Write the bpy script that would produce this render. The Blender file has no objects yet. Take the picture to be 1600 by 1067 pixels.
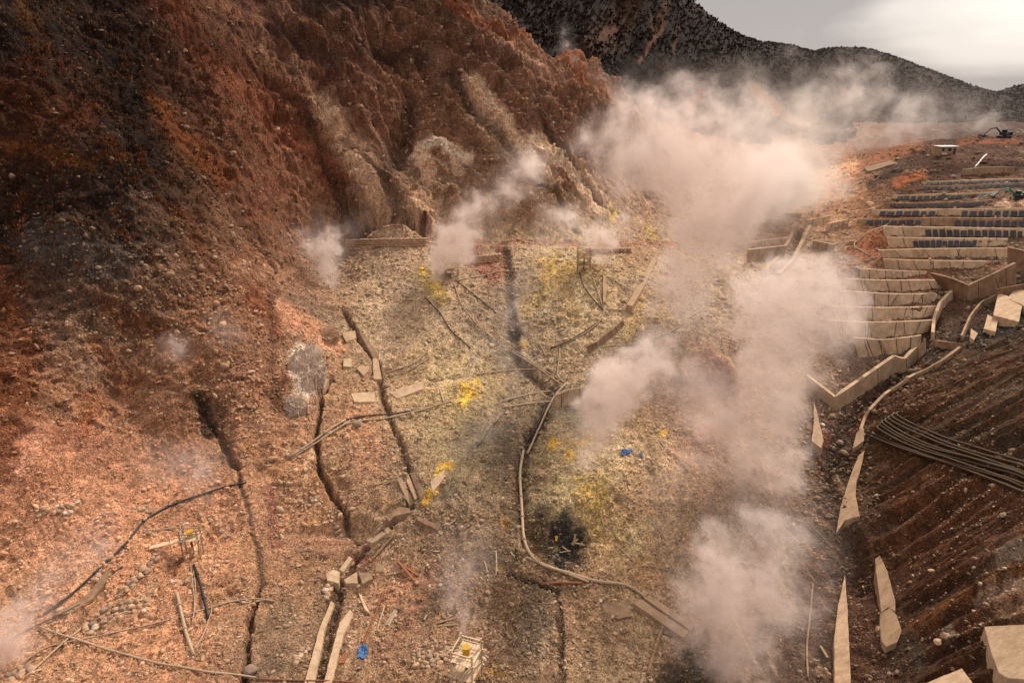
import bpy, bmesh, math, random
import numpy as np
from mathutils import Vector, Matrix
random.seed(7); RNG = np.random.default_rng(11)
SC = bpy.context.scene
COL = SC.collection
# ------------------------------------------------------------------ camera, sky, sun, exposure
CAM_Z = 60.0; F = 1100.0; PITCH = math.radians(20.6)
cam_d = bpy.data.cameras.new('camera'); cam = bpy.data.objects.new('camera', cam_d); COL.objects.link(cam)
cam_d.sensor_width = 36.0; cam_d.lens = 36.0 * F / 1600.0; cam_d.clip_start = 0.5; cam_d.clip_end = 8000
cam.location = (0, 0, CAM_Z); cam.rotation_euler = (math.pi / 2 - PITCH, 0, 0)
SC.camera = cam
SC.view_settings.view_transform = 'Standard'; SC.view_settings.look = 'None'
SC.view_settings.exposure = 0.9; SC.view_settings.gamma = 1.0
SC.cycles.max_bounces = 6; SC.cycles.diffuse_bounces = 2; SC.cycles.volume_bounces = 3
SC.cycles.volume_step_rate = 1.5; SC.cycles.volume_max_steps = 256
SC.cycles.use_denoising = True
SUN_EL, SUN_AZ = math.radians(42), math.radians(38)      # azimuth clockwise from the view direction (+Y)
world = bpy.data.worlds.new('World'); SC.world = world; world.use_nodes = True
wn, wl = world.node_tree.nodes, world.node_tree.links; wn.clear()
def N(nodes, t, **kw):
    n = nodes.new(t)
    for k, v in kw.items():
        if k == 'inp':
            for a, b in v.items(): n.inputs[a].default_value = b
        else: setattr(n, k, v)
    return n
def ramp(nodes, pts, interp='LINEAR'):
    r = nodes.new('ShaderNodeValToRGB'); r.color_ramp.interpolation = interp
    el = r.color_ramp.elements
    while len(el) < len(pts): el.new(0.5)
    for e, (p, c) in zip(el, pts): e.position = p; e.color = (*c, 1) if len(c) == 3 else c
    return r
sky = N(wn, 'ShaderNodeTexSky', sky_type='NISHITA', sun_disc=False, sun_elevation=SUN_EL, sun_rotation=SUN_AZ)
bg1 = N(wn, 'ShaderNodeBackground', inp={'Strength': 0.06}); wl.new(sky.outputs[0], bg1.inputs[0])
tc = N(wn, 'ShaderNodeTexCoord'); sep = N(wn, 'ShaderNodeSeparateXYZ'); wl.new(tc.outputs['Generated'], sep.inputs[0])
mp = N(wn, 'ShaderNodeMapping', inp={'Scale': (1.2, 1.2, 4.5), 'Rotation': (0, math.radians(10), 0)}); wl.new(tc.outputs['Generated'], mp.inputs[0])
cn = N(wn, 'ShaderNodeTexNoise', inp={'Scale': 1.6, 'Detail': 5.0, 'Roughness': 0.5}); wl.new(mp.outputs[0], cn.inputs['Vector'])
# thin place in the cloud cover towards the right of the valley
def dirv(az, el): return (math.sin(math.radians(az)) * math.cos(math.radians(el)), math.cos(math.radians(az)) * math.cos(math.radians(el)), math.sin(math.radians(el)))
vs = N(wn, 'ShaderNodeVectorMath', operation='SUBTRACT', inp={1: dirv(33.5, 4.2)}); wl.new(tc.outputs['Generated'], vs.inputs[0])
vm = N(wn, 'ShaderNodeVectorMath', operation='MULTIPLY', inp={1: (1.0, 1.0, 3.8)}); wl.new(vs.outputs[0], vm.inputs[0])
vl = N(wn, 'ShaderNodeVectorMath', operation='LENGTH'); wl.new(vm.outputs[0], vl.inputs[0])
ad = N(wn, 'ShaderNodeMath', operation='MULTIPLY_ADD', inp={1: 0.6, 2: -0.30}); wl.new(cn.outputs[0], ad.inputs[0])
ad2 = N(wn, 'ShaderNodeMath', operation='ADD'); wl.new(vl.outputs['Value'], ad2.inputs[0]); wl.new(ad.outputs[0], ad2.inputs[1])
rp = ramp(wn, [(0.0, (0.60, 0.55, 0.50)), (0.10, (0.49, 0.445, 0.41)), (0.21, (0.25, 0.228, 0.222)), (1.0, (0.20, 0.182, 0.18))], 'EASE')
wl.new(ad2.outputs[0], rp.inputs[0])
el_r = N(wn, 'ShaderNodeMapRange', interpolation_type='SMOOTHSTEP', inp={'From Min': 0.18, 'From Max': 0.75, 'To Min': 1.0, 'To Max': 3.1})
wl.new(sep.outputs['Z'], el_r.inputs['Value'])
bg2 = N(wn, 'ShaderNodeBackground'); wl.new(rp.outputs[0], bg2.inputs[0]); wl.new(el_r.outputs[0], bg2.inputs['Strength'])
ws = N(wn, 'ShaderNodeMixShader', inp={0: 0.95}); wl.new(bg1.outputs[0], ws.inputs[1]); wl.new(bg2.outputs[0], ws.inputs[2])
wo = N(wn, 'ShaderNodeOutputWorld'); wl.new(ws.outputs[0], wo.inputs[0])
sun_d = bpy.data.lights.new('sun', 'SUN'); sun_d.energy = 2.5; sun_d.angle = math.radians(10); sun_d.color = (1, 0.88, 0.76)
sun = bpy.data.objects.new('sun', sun_d); COL.objects.link(sun)
sun.rotation_euler = Vector((math.sin(SUN_AZ) * math.cos(SUN_EL), math.cos(SUN_AZ) * math.cos(SUN_EL), math.sin(SUN_EL))).to_track_quat('Z', 'Y').to_euler()

# ------------------------------------------------------------------ survey maths
CP, SP = math.cos(PITCH), math.sin(PITCH)
def ray(px, py):
    """direction with y = 1 for a sighting at photo pixel (px, py)"""
    px = np.asarray(px, float); py = np.asarray(py, float)
    a = (px - 800) / F; b = (533.5 - py) / F
    y = CP + b * SP; z = -SP + b * CP
    return np.stack([a / y, np.ones_like(y), z / y], -1)
def at(px, py, Y):
    d = ray(px, py); p = d * np.asarray(Y, float)[..., None]; p[..., 2] += CAM_Z; return p
def project(x, y, z):
    dz = z - CAM_Z; dep = np.maximum(y * CP - dz * SP, 1e-3); up = y * SP + dz * CP
    return 800 + F * x / dep, 533.5 - F * up / dep
def srgb(c):
    c = np.asarray(c, float) / 255.0
    return np.where(c <= 0.04045, c / 12.92, ((c + 0.055) / 1.055) ** 2.4)
def _hash(ix, iy, iz):
    h = (ix * 374761393 + iy * 668265263 + iz * 2147483647 + 974711) & 0xffffffff
    h = ((h ^ (h >> 13)) * 1274126177) & 0xffffffff
    h = ((h ^ (h >> 16)) * 2246822519) & 0xffffffff
    return ((h ^ (h >> 15)) & 0xffffff) / float(0xffffff)
def vnoise(x, y, seed=0):
    xi = np.floor(x).astype(np.int64); yi = np.floor(y).astype(np.int64)
    fx = x - xi; fy = y - yi
    def g(a, b):
        an = _hash(xi + a, yi + b, np.int64(seed)) * 6.2831853
        return np.cos(an) * (fx - a) + np.sin(an) * (fy - b)
    u = fx * fx * fx * (fx * (fx * 6 - 15) + 10); v = fy * fy * fy * (fy * (fy * 6 - 15) + 10)
    return ((g(0, 0) * (1 - u) + g(1, 0) * u) * (1 - v) + (g(0, 1) * (1 - u) + g(1, 1) * u) * v) * 1.4
def fbm(x, y, seed=0, oct=5, gain=0.5, ridged=False):
    s = 0; a = 1; n = 0
    for k in range(oct):
        q = vnoise(x * 2 ** k + 17.3 * k, y * 2 ** k - 9.1 * k, seed + k)
        if ridged: q = 1 - 2 * np.abs(q) * 1.2
        s = s + q * a; n += a; a *= gain
    return s / n
def sstep(a, b, x):
    t = np.clip((x - a) / (b - a), 0, 1); return t * t * (3 - 2 * t)

# ------------------------------------------------------------------ terrain: surveyed points (pixel, pixel, distance)
CPTS = [
 (-300,-100,105),(-300,300,88),(-300,700,68),(-300,1067,54),
 (0,0,120),(0,300,105),(0,500,92),(0,700,78),(0,850,72),(0,1067,58),(0,-200,150),(300,-200,190),(600,-150,225),
 (150,150,128),(150,0,140),(280,0,152),(300,100,150),(300,300,124),(250,450,106),(120,400,100),(120,600,92),(400,400,138),(350,200,148),(450,370,156),(500,450,150),
 (200,650,95),(150,800,80),(350,550,108),(450,560,118),(330,660,100),
 (420,100,172),(420,0,178),(500,200,178),(560,300,174),(550,372,172),(650,340,178),(700,374,180),(850,378,188),(950,380,194),
 (560,60,192),(600,200,190),(650,100,205),(690,0,216),(750,200,207),(800,58,230),(850,250,210),(900,107,244),(950,135,252),(930,250,226),(1000,205,262),(1000,300,232),
 (200,1067,57),(400,1067,58),(550,1067,59),(720,1067,57),(900,1067,59),(1100,1067,62),(1250,1067,64),(1320,1067,62),(1450,1067,54),(1600,1067,47),(1850,1067,40),
 (200,900,74),(400,900,76),(550,900,78),(700,900,75),(870,900,76),(1000,900,77),(1150,900,82),(1300,900,84),(1380,900,80),(1500,900,66),(1600,900,59),
 (300,750,92),(400,750,93),(550,750,92),(700,750,90),(800,750,94),(950,750,90),(1100,750,92),(1200,750,98),(1310,750,105),(1400,750,97),(1500,750,84),(1600,750,74),
 (500,600,115),(600,600,120),(700,600,120),(820,600,125),(950,600,120),(1100,600,118),(1200,600,125),(1330,600,133),(1400,600,126),(1500,600,110),(1600,600,95),(1850,600,72),
 (560,480,143),(700,480,146),(800,480,149),(900,480,146),(1000,480,146),(1150,480,148),(1300,480,154),(1420,480,150),(1500,480,145),(1600,480,131),
 (560,400,164),(700,400,169),(800,400,173),(950,400,173),(1100,400,178),(1250,400,184),(1400,400,168),(1500,400,163),(1600,400,156),(1850,400,130),
 (1150,330,220),(1250,330,218),(1400,330,190),(1500,330,182),(1600,330,174),
 (1150,270,270),(1250,270,275),(1330,270,248),(1450,270,212),(1600,270,198),
 (1150,235,330),(1250,232,350),(1350,235,310),(1450,232,245),(1530,232,234),(1600,226,226),(1500,219,275),(1600,216,268),(1900,220,200),
 (0,1500,31),(800,1500,32),(1300,1500,33),(1600,1500,26),
]
P = np.array(CPTS, float); W = at(P[:, 0], P[:, 1], P[:, 2])
extra = []
for (x, y, d, dy, dz) in [(690,0,216,35,-22),(800,58,230,35,-24),(900,107,244,35,-20),(950,135,252,35,-16),(1000,205,262,40,-4),(560,-120,222,45,-5)]:
    p = at(x, y, d); extra.append((p[0] + 14, p[1] + dy, p[2] + dz))
extra += [(-200,300,95),(-60,330,50),(60,420,36),(200,420,36),(330,420,40),(330,250,40),(-200,180,110),(-120,40,30),(110,30,22),(0,15,4),(-60,20,12),(60,20,6)]
W = np.vstack([W, np.array(extra, float)])
def tps_fit(xy, z, lam=0.6):
    n = len(z); s = 50.0; q = xy / s
    r2 = ((q[:, None] - q[None]) ** 2).sum(-1); K = 0.5 * r2 * np.log(r2 + 1e-12) + lam * 1e-3 * np.eye(n)
    Pm = np.hstack([np.ones((n, 1)), q]); A = np.zeros((n + 3, n + 3)); A[:n, :n] = K; A[:n, n:] = Pm; A[n:, :n] = Pm.T
    c = np.linalg.solve(A, np.concatenate([z, np.zeros(3)]))
    def ev(x, y):
        sh = x.shape; X = np.stack([x.ravel(), y.ravel()], 1) / s; out = np.empty(len(X))
        for i in range(0, len(X), 20000):
            b = X[i:i + 20000]; r2 = ((b[:, None] - q[None]) ** 2).sum(-1)
            out[i:i + 20000] = (0.5 * r2 * np.log(r2 + 1e-12)) @ c[:n] + c[n] + b @ c[n + 1:]
        return out.reshape(sh)
    return ev
H_tps = tps_fit(W[:, :2], W[:, 2])
NA, NR = 1320, 1360
AZ0, AZ1 = math.radians(-58), math.radians(60)
az = np.linspace(AZ0, AZ1, NA)
# ring spacing: finer over the steep faces at 90-260 m
rr = np.concatenate([np.geomspace(16, 50, 90, endpoint=False), np.geomspace(50, 90, 330, endpoint=False), np.geomspace(90, 255, 760, endpoint=False), np.geomspace(255, 460, 180)])
NR = len(rr)
GX = np.sin(az)[None] * rr[:, None]; GY = np.cos(az)[None] * rr[:, None]
ci = np.linspace(0, NR - 1, 230); cj = np.linspace(0, NA - 1, 150)
rc = np.interp(ci, np.arange(NR), rr); ac = np.interp(cj, np.arange(NA), az)
Hc = H_tps(np.sin(ac)[None] * rc[:, None], np.cos(ac)[None] * rc[:, None])
def bil(G, fi, fj):
    i = np.clip(np.floor(fi).astype(int), 0, G.shape[0] - 2); j = np.clip(np.floor(fj).astype(int), 0, G.shape[1] - 2)
    u = np.clip(fi - i, 0, 1); v = np.clip(fj - j, 0, 1)
    return (G[i, j] * (1 - u) + G[i + 1, j] * u) * (1 - v) + (G[i, j + 1] * (1 - u) + G[i + 1, j + 1] * u) * v
II, JJ = np.meshgrid(np.arange(NR), np.arange(NA), indexing='ij')
H = bil(Hc, np.interp(np.arange(NR), ci, np.arange(len(ci)))[:, None] + 0 * JJ, np.interp(np.arange(NA), cj, np.arange(len(cj)))[None] + 0 * II)
def height(x, y, G=None):
    G = H if G is None else G
    x = np.asarray(x, float); y = np.asarray(y, float)
    r = np.hypot(x, y); a = np.arctan2(x, y)
    return bil(G, np.interp(r, rr, np.arange(NR)), (a - AZ0) / (AZ1 - AZ0) * (NA - 1))
def hits(pts):
    """where sight lines through these photo pixels meet the ground"""
    pts = np.atleast_2d(np.asarray(pts, float)); d = ray(pts[:, 0], pts[:, 1])
    t = np.geomspace(22, 440, 1500)
    X = d[:, 0:1] * t; Y = np.ones_like(X) * t; Z = CAM_Z + d[:, 2:3] * t
    below = Z < height(X, Y); k = np.where(below.any(1), below.argmax(1), len(t) - 1); k = np.maximum(k, 1)
    a = t[k - 1]; b = t[k]
    for _ in range(9):
        m = (a + b) / 2; c = CAM_Z + d[:, 2] * m < height(d[:, 0] * m, m)
        b = np.where(c, m, b); a = np.where(c, a, m)
    p = d * b[:, None]; p[:, 2] = height(p[:, 0], p[:, 1]); return p
def hit(px, py): return hits([(px, py)])[0]
def segdist(x, y, pl):
    """distance of points to a plan polyline, with the signed side and position along it"""
    best = np.full(x.shape, 1e9); side = np.zeros(x.shape); along = np.zeros(x.shape); L = 0
    for (a, b) in zip(pl[:-1], pl[1:]):
        dx, dy = b[0] - a[0], b[1] - a[1]; l2 = dx * dx + dy * dy + 1e-9
        t = np.clip(((x - a[0]) * dx + (y - a[1]) * dy) / l2, 0, 1)
        ex = x - a[0] - t * dx; ey = y - a[1] - t * dy; d = np.hypot(ex, ey); m = d < best
        best = np.where(m, d, best); side = np.where(m, np.sign(dx * ey - dy * ex), side)
        along = np.where(m, L + t * math.sqrt(l2), along); L += math.sqrt(l2)
    return best, side, along, L
def near(pl, pad):
    pl = np.asarray(pl)
    return (GX > pl[:, 0].min() - pad) & (GX < pl[:, 0].max() + pad) & (GY > pl[:, 1].min() - pad) & (GY < pl[:, 1].max() + pad)

# ---- relief: macro forms, gullies and scree ribs, then channels
PX, PY = project(GX, GY, H)
def region(cx, cy, rx, ry, soft=0.5):
    q = np.hypot((PX - cx) / rx, (PY - cy) / ry); return 1 - sstep(1 - soft, 1 + soft, q)
zsg = 1 - 2 * sstep(0, 60, GX); SX = GX - zsg * H; SY = GY + .9 * H
wx = GX + 2.5 * fbm(GX / 14, GY / 14, 90, 3); wy = GY + 2.5 * fbm(GX / 14, GY / 14, 95, 3)
R_rear = region(720, 150, 330, 260, .3) * sstep(384, 340, PY)
R_left = region(120, 330, 420, 420, .3) * sstep(620, 560, PX + 0 * PY) * (1 - R_rear)
R_right = sstep(1300, 1400, PX - 0.25 * (PY - 700)) * sstep(560, 640, PY + (PX - 1400) * 0.35)
R_slide = region(450, 220, 130, 60, .8)
far_fade = 1.0
dH = 0.9 * fbm(wx / 22, wy / 22, 1, 4)
def fall(a, b):
    q = hits([a, b]); q = q[1, :2] - q[0, :2]; return q / np.hypot(*q)
_e = fall((745, 160), (925, 325)); c1 = -_e[1] * wx + _e[0] * wy; d1 = _e[0] * wx + _e[1] * wy
chute = fbm(c1 / 9.0, d1 / 70, 5, 3, ridged=True)
rock = fbm((-_e[1] * SX + _e[0] * SY) / 11.0, (_e[0] * SX + _e[1] * SY) / 20, 15, 6, 0.6, ridged=True)
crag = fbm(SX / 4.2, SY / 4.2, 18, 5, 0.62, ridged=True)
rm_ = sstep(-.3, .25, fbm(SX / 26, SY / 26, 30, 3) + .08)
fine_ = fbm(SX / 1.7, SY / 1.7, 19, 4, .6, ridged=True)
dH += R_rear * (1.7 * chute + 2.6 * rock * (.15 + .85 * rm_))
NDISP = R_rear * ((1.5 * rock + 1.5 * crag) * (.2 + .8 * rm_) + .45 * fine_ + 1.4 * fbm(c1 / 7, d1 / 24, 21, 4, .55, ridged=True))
_e = fall((270, 60), (600, 330)); c2 = -_e[1] * wx + _e[0] * wy; d2 = _e[0] * wx + _e[1] * wy
dH += R_left * (1.3 * fbm(c2 / 7.5, d2 / 40, 25, 4, ridged=True) + 0.8 * fbm(SX / 9, SY / 9, 28, 5, 0.6, ridged=True))
NDISP = NDISP + R_left * (.7 * crag + .3 * fine_ + .45 * fbm(SX / 6, SY / 6, 29, 4, .6, ridged=True))
_q = at([1420, 1600], [930, 835], [72, 64.0]); _q = hits([(1420, 930), (1600, 832)]); _d = _q[1] - _q[0]; _d = _d[:2] / np.hypot(_d[0], _d[1])
c3 = -_d[1] * wx + _d[0] * wy
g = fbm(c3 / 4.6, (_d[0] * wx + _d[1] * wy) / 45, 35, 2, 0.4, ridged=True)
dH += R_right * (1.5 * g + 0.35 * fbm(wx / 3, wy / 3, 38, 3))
base_w = (1 - R_rear) * (1 - R_left)
dH += base_w * (0.85 * fbm(wx / 6, wy / 6, 40, 5, 0.55) + 0.42 * fbm(wx / 2.4, wy / 2.4, 44, 4, .55, ridged=True))
dH += 0.2 * fbm(SX / 0.9, SY / 0.9, 47, 3, 0.65)
dH *= 1 + 0.6 * sstep(220, 330, rr)[:, None]
H0 = H.copy(); H = H + dH
# channels cut by water: pixel line, half width (m), depth (m)
TRENCH = [
 ([(372,735),(385,790),(402,850),(410,905),(392,960),(380,1067)], .55, 1.5),
 ([(520,590),(503,620),(494,680),(498,730),(515,765),(540,800),(545,822),(560,850)], .6, 1.6),
 ([(535,480),(560,530),(590,570),(598,620),(612,660),(628,700),(645,760),(640,790)], .8, 1.1),
 ([(640,795),(600,830),(560,870),(530,915)], .8, 1.0),
 ([(530,915),(515,975),(490,1067)], 1.3, 1.1),
 ([(790,380),(795,440),(800,500),(805,560),(860,610),(840,660),(815,720),(812,790),(830,850)], 1.5, .8),
 ([(795,900),(870,925),(875,1000),(880,1067)], .6, .7),
 ([(300,610),(330,650),(370,730)], .8, .9),
 ([(1460,500),(1425,560),(1330,650),(1290,720),(1300,790),(1330,850),(1340,920)], 2.2, 1.6),
 ([(1250,360),(1240,400),(1190,430)], 1.6, 1.4),
 ([(480,210),(560,300),(650,350)], 1.8, 1.3),
 ([(640,170),(590,260),(640,330)], 2.5, 2.4),
 ([(705,130),(780,200),(860,300),(900,360)], 1.8, 1.8),
 ([(840,180),(900,270),(950,330)], 1.6, 1.6),
]
TR_D = np.full(H.shape, 9.0)
for pts, hw, dep in TRENCH:
    pl = hits(pts); m = near(pl, 6)
    d, s, al, L = segdist(GX[m] + 0.5 * fbm(GX[m] / 2.2, GY[m] / 2.2, 61, 3), GY[m] + 0.5 * fbm(GX[m] / 2.2, GY[m] / 2.2, 66, 3), pl[:, :2])
    H[m] -= dep * (1 - sstep(hw * 0.2, hw * 1.05, d)) * sstep(0, 2, al) 
    TR_D[m] = np.minimum(TR_D[m], d / hw * 1.5)
# mounds and hollows: px, py, radius px -> metres, height
for (x, y, r, h) in [(940,445,60,2.5),(950,800,95,1.6),(880,845,42,-1.6),(475,600,40,2.0),(1120,590,55,3.0),(690,275,40,3.0),(1370,375,30,2.5),(735,610,26,.9),(640,440,60,1.2),(330,645,26,-1.6),(310,845,60,-.8),(850,960,70,1.2),(560,700,50,.8)]:
    p = hit(x, y); R = r / F * math.hypot(p[1], CAM_Z - p[2])
    dd = np.hypot(GX - p[0], GY - p[1]) / R; H += h * np.exp(-dd * dd * 1.6)
# track running along the foot of the rear face
for pts, hw in [([(545,378),(700,382),(850,385),(1060,386)], 2.2), ([(400,760),(420,850),(440,940),(425,1067)], 2.2), ([(440,850),(560,845)], 1.6)]:
    pl = hits(pts); m = near(pl, 8); d, s, al, L = segdist(GX[m], GY[m], pl[:, :2])
    zz = np.interp(al, np.concatenate([[0], np.cumsum(np.hypot(*np.diff(pl[:, :2], axis=0).T))]), pl[:, 2])
    w = 1 - sstep(hw * .7, hw * 1.8, d); H[m] = H[m] * (1 - w) + (zz + 0.05 * vnoise(GX[m] * 2, GY[m] * 2)) * w
# ------------------------------------------------------------------ terrace walls: surveyed foot and top lines (pixels), then earth filled in behind them
def resample(pts, n):
    pts = np.asarray(pts, float); s = np.concatenate([[0], np.cumsum(np.hypot(*np.diff(pts, axis=0).T))]); u = np.linspace(0, s[-1], n)
    return np.stack([np.interp(u, s, pts[:, 0]), np.interp(u, s, pts[:, 1])], 1)
def wall_line(foot, top, n=14, lean=0.35):
    """foot points on the ground and the points straight above them where the sight line to the top passes"""
    f = resample(foot, n); t = resample(top, n); B = hits(f); B[:, :2] = B[:, :2]
    d = ray(t[:, 0], t[:, 1]); Yt = B[:, 1] + lean; T = d * Yt[:, None]; T[:, 2] += CAM_Z
    T[:, 0] = B[:, 0] + (T[:, 0] - B[:, 0]) * 1.0
    k = np.ones(5) / 5; zb = B[:, 2].copy()
    if n > 6:
        zb[2:-2] = np.convolve(B[:, 2], k, 'valid')
    B[:, 2] = np.minimum(B[:, 2], zb)
    return B, T
# (foot, top, panels, label)
TW = [
 ([(1345,560),(1380,556),(1420,552),(1437,548)],[(1335,528),(1380,531),(1420,527),(1440,524)],0),
 ([(1300,531),(1370,531),(1430,527),(1446,520)],[(1290,500),(1350,504),(1430,502),(1460,500)],0),
 ([(1310,502),(1370,503),(1440,501),(1462,492)],[(1300,478),(1370,481),(1430,480),(1478,478)],0),
 ([(1325,479),(1380,480),(1440,478),(1478,470)],[(1320,455),(1380,459),(1440,460),(1488,455)],0),
 ([(1330,455),(1400,458),(1440,456),(1478,452)],[(1325,436),(1380,438),(1430,438),(1472,438)],0),
 ([(1345,436),(1400,437),(1450,434)],[(1345,420),(1400,423),(1449,424)],0),
 ([(1385,420),(1440,422),(1520,420),(1570,412)],[(1380,405),(1440,407),(1520,408),(1578,408)],0),
 ([(1386,404),(1440,402),(1500,402),(1576,403)],[(1372,391),(1440,389),(1520,388),(1574,388)],0),
 ([(1392,387),(1480,388),(1570,386)],[(1385,371),(1470,372),(1575,373)],11),
 ([(1385,371),(1470,371),(1580,371),(1640,370)],[(1380,354),(1470,355),(1585,357),(1640,358)],14),
 ([(1340,352),(1470,354),(1560,356),(1640,356)],[(1340,343),(1470,340),(1560,341),(1640,341)],22),
 ([(1360,338),(1470,338),(1560,340),(1640,340)],[(1362,328),(1470,327),(1560,326),(1640,325)],20),
 ([(1384,326),(1440,325),(1520,324),(1550,318)],[(1382,317),(1440,317),(1520,315),(1552,312)],15),
 ([(1392,313),(1440,314),(1520,310),(1560,303)],[(1395,305),(1440,304),(1520,302),(1565,300)],15),
 ([(1432,298),(1500,296),(1560,294),(1640,292)],[(1435,290),(1500,290),(1560,287),(1640,285)],18),
 ([(1438,289),(1500,289),(1560,286),(1640,284)],[(1440,284),(1500,282),(1560,280),(1640,278)],18),
]
TWALL = []
for foot, top, pan in TW:
    LEAN = 1.5 if len(TWALL) < 6 else 1.0
    n = max(6, int((foot[-1][0] - foot[0][0]) / 11)); B, T = wall_line(foot, top, n, LEAN)
    TWALL.append((B, T, pan))
for (B, T, pan) in TWALL:
    m = near(B, 12); d, s, al, L = segdist(GX[m], GY[m], B[:, :2])
    s0 = np.concatenate([[0], np.cumsum(np.hypot(*np.diff(B[:, :2], axis=0).T))])
    zt = np.interp(al, s0, T[:, 2]) - 0.25; ends = sstep(-.1, .3, al) * sstep(-.1, .3, L - al)
    ln_ = float(np.mean(T[:, 1] - B[:, 1])); w = (s > 0) * sstep(ln_ - .1, ln_ + .3, d) * (1 - sstep(ln_ + 1.5, ln_ + 4.0, d)) * ends
    H[m] = np.where(w > 0, H[m] * (1 - w) + np.maximum(H[m], zt) * w, H[m])

for (B, T, pan) in TWALL:
    m = near(B, 6); d, s, al, L = segdist(GX[m], GY[m], B[:, :2]); s0 = np.concatenate([[0], np.cumsum(np.hypot(*np.diff(B[:, :2], axis=0).T))])
    zf = np.interp(al, s0, B[:, 2]) + .05 + 0 * al; w = (s <= 0) * (1 - sstep(.9, 1.8, d)) * (al > .05) * (al < L - .05)
    H[m] = np.where(w > 0, H[m] * (1 - w) + np.minimum(H[m], zf) * w, H[m])
    ln_ = float(np.mean(T[:, 1] - B[:, 1])); zb_ = zf + (np.interp(al, s0, T[:, 2]) - zf) * np.clip(d / ln_, 0, 1) - .35; k2 = (s > 0) & (d < ln_ + .2) & (al > .02) & (al < L - .02)
    H[m] = np.where(k2, np.minimum(H[m], zb_), H[m])

# ------------------------------------------------------------------ ground colours as they look from the camera, right bank shade included
GC = [
 [(38,25,18),(50,30,20),(60,34,22),(112,62,40),(85,52,40),(75,50,40),(85,52,38),(60,42,34),(60,42,34),(70,50,40),(90,70,55),(90,70,55),(90,70,55),(90,70,55),(90,70,55),(90,70,55),(90,70,55)],
 [(48,28,16),(54,31,18),(50,30,20),(92,48,28),(102,60,42),(98,58,40),(98,62,46),(88,54,40),(98,62,46),(112,66,40),(120,90,70),(120,95,75),(120,95,75),(120,95,75),(120,95,75),(120,95,75),(120,95,75)],
 [(82,42,20),(86,46,24),(54,36,26),(96,50,24),(110,60,36),(104,64,46),(110,72,52),(116,80,58),(116,84,66),(108,72,54),(130,100,80),(140,105,80),(140,105,80),(125,85,60),(110,70,48),(70,44,32),(74,42,28)],
 [(70,38,20),(66,40,26),(50,38,30),(86,54,34),(122,68,42),(130,78,52),(136,104,82),(130,98,74),(122,86,62),(132,98,74),(150,115,90),(155,120,90),(165,125,95),(175,125,88),(84,50,30),(110,76,54),(120,90,70)],
 [(58,40,32),(64,50,44),(80,62,52),(104,68,48),(124,72,46),(134,104,84),(156,128,102),(158,128,100),(154,126,98),(166,146,106),(150,115,85),(154,126,100),(154,126,100),(140,110,85),(140,82,48),(110,82,60),(110,85,65)],
 [(98,52,28),(104,76,62),(108,80,62),(128,84,56),(146,98,70),(130,106,84),(164,136,106),(154,130,102),(132,110,92),(164,140,106),(156,130,98),(150,125,100),(145,115,90),(130,105,85),(124,98,78),(88,60,42),(60,50,42)],
 [(128,66,34),(138,96,70),(142,98,68),(150,104,74),(140,92,64),(158,116,84),(160,126,94),(170,144,100),(128,108,86),(156,130,98),(146,108,80),(120,72,52),(144,110,84),(124,96,76),(70,48,36),(90,74,54),(100,82,62)],
 [(145,80,44),(168,112,78),(160,110,80),(152,104,74),(156,110,78),(156,110,76),(158,122,90),(156,136,100),(112,94,74),(172,146,96),(168,140,106),(150,112,82),(135,105,82),(78,54,40),(86,66,44),(80,58,38),(82,62,44)],
 [(176,120,86),(184,128,94),(180,124,90),(178,122,88),(158,112,80),(156,112,80),(150,116,86),(134,108,82),(112,90,68),(164,142,96),(164,134,98),(150,120,90),(130,105,82),(96,72,54),(86,54,32),(96,60,32),(100,72,52)],
 [(176,124,90),(176,124,90),(174,120,86),(170,118,84),(156,112,80),(142,104,76),(154,116,86),(132,102,76),(122,92,64),(150,112,80),(170,136,98),(150,118,88),(120,95,75),(84,58,42),(90,56,32),(88,54,28),(124,96,76)],
 [(176,130,96),(170,122,88),(170,120,86),(170,118,84),(136,102,76),(132,102,76),(152,114,84),(146,108,80),(120,92,68),(138,108,80),(154,124,92),(128,100,78),(100,78,60),(86,56,40),(78,52,36),(80,50,28),(106,74,48)],
 [(176,130,96),(166,120,86),(168,118,84),(166,116,82),(132,98,74),(130,100,74),(150,112,82),(140,106,78),(120,92,68),(134,106,78),(150,120,90),(120,95,72),(96,74,58),(86,56,40),(76,50,34),(76,48,28),(100,70,46)],
]
GCn = srgb(np.array(GC, float))
PX, PY = project(GX, GY, H0)            # where each bit of ground lies in the survey
n1 = fbm(SX / 5, SY / 5, 101, 5, 0.6); n2 = fbm(SX / 5 + 40, SY / 5, 111, 5, 0.6)
qx = PX + 34 * n1 * 1.4; qy = PY + 26 * n2 * 1.4
fi = np.clip(np.where(qy < 1000, qy / 100, 10 + (qy - 1000) / 67), 0, 11); fj = np.clip(qx / 100, 0, 16)
CC = np.stack([bil(GCn[..., k], fi, fj) for k in range(3)], -1)
CC *= GCn.mean() * 0 + 1.0
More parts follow.
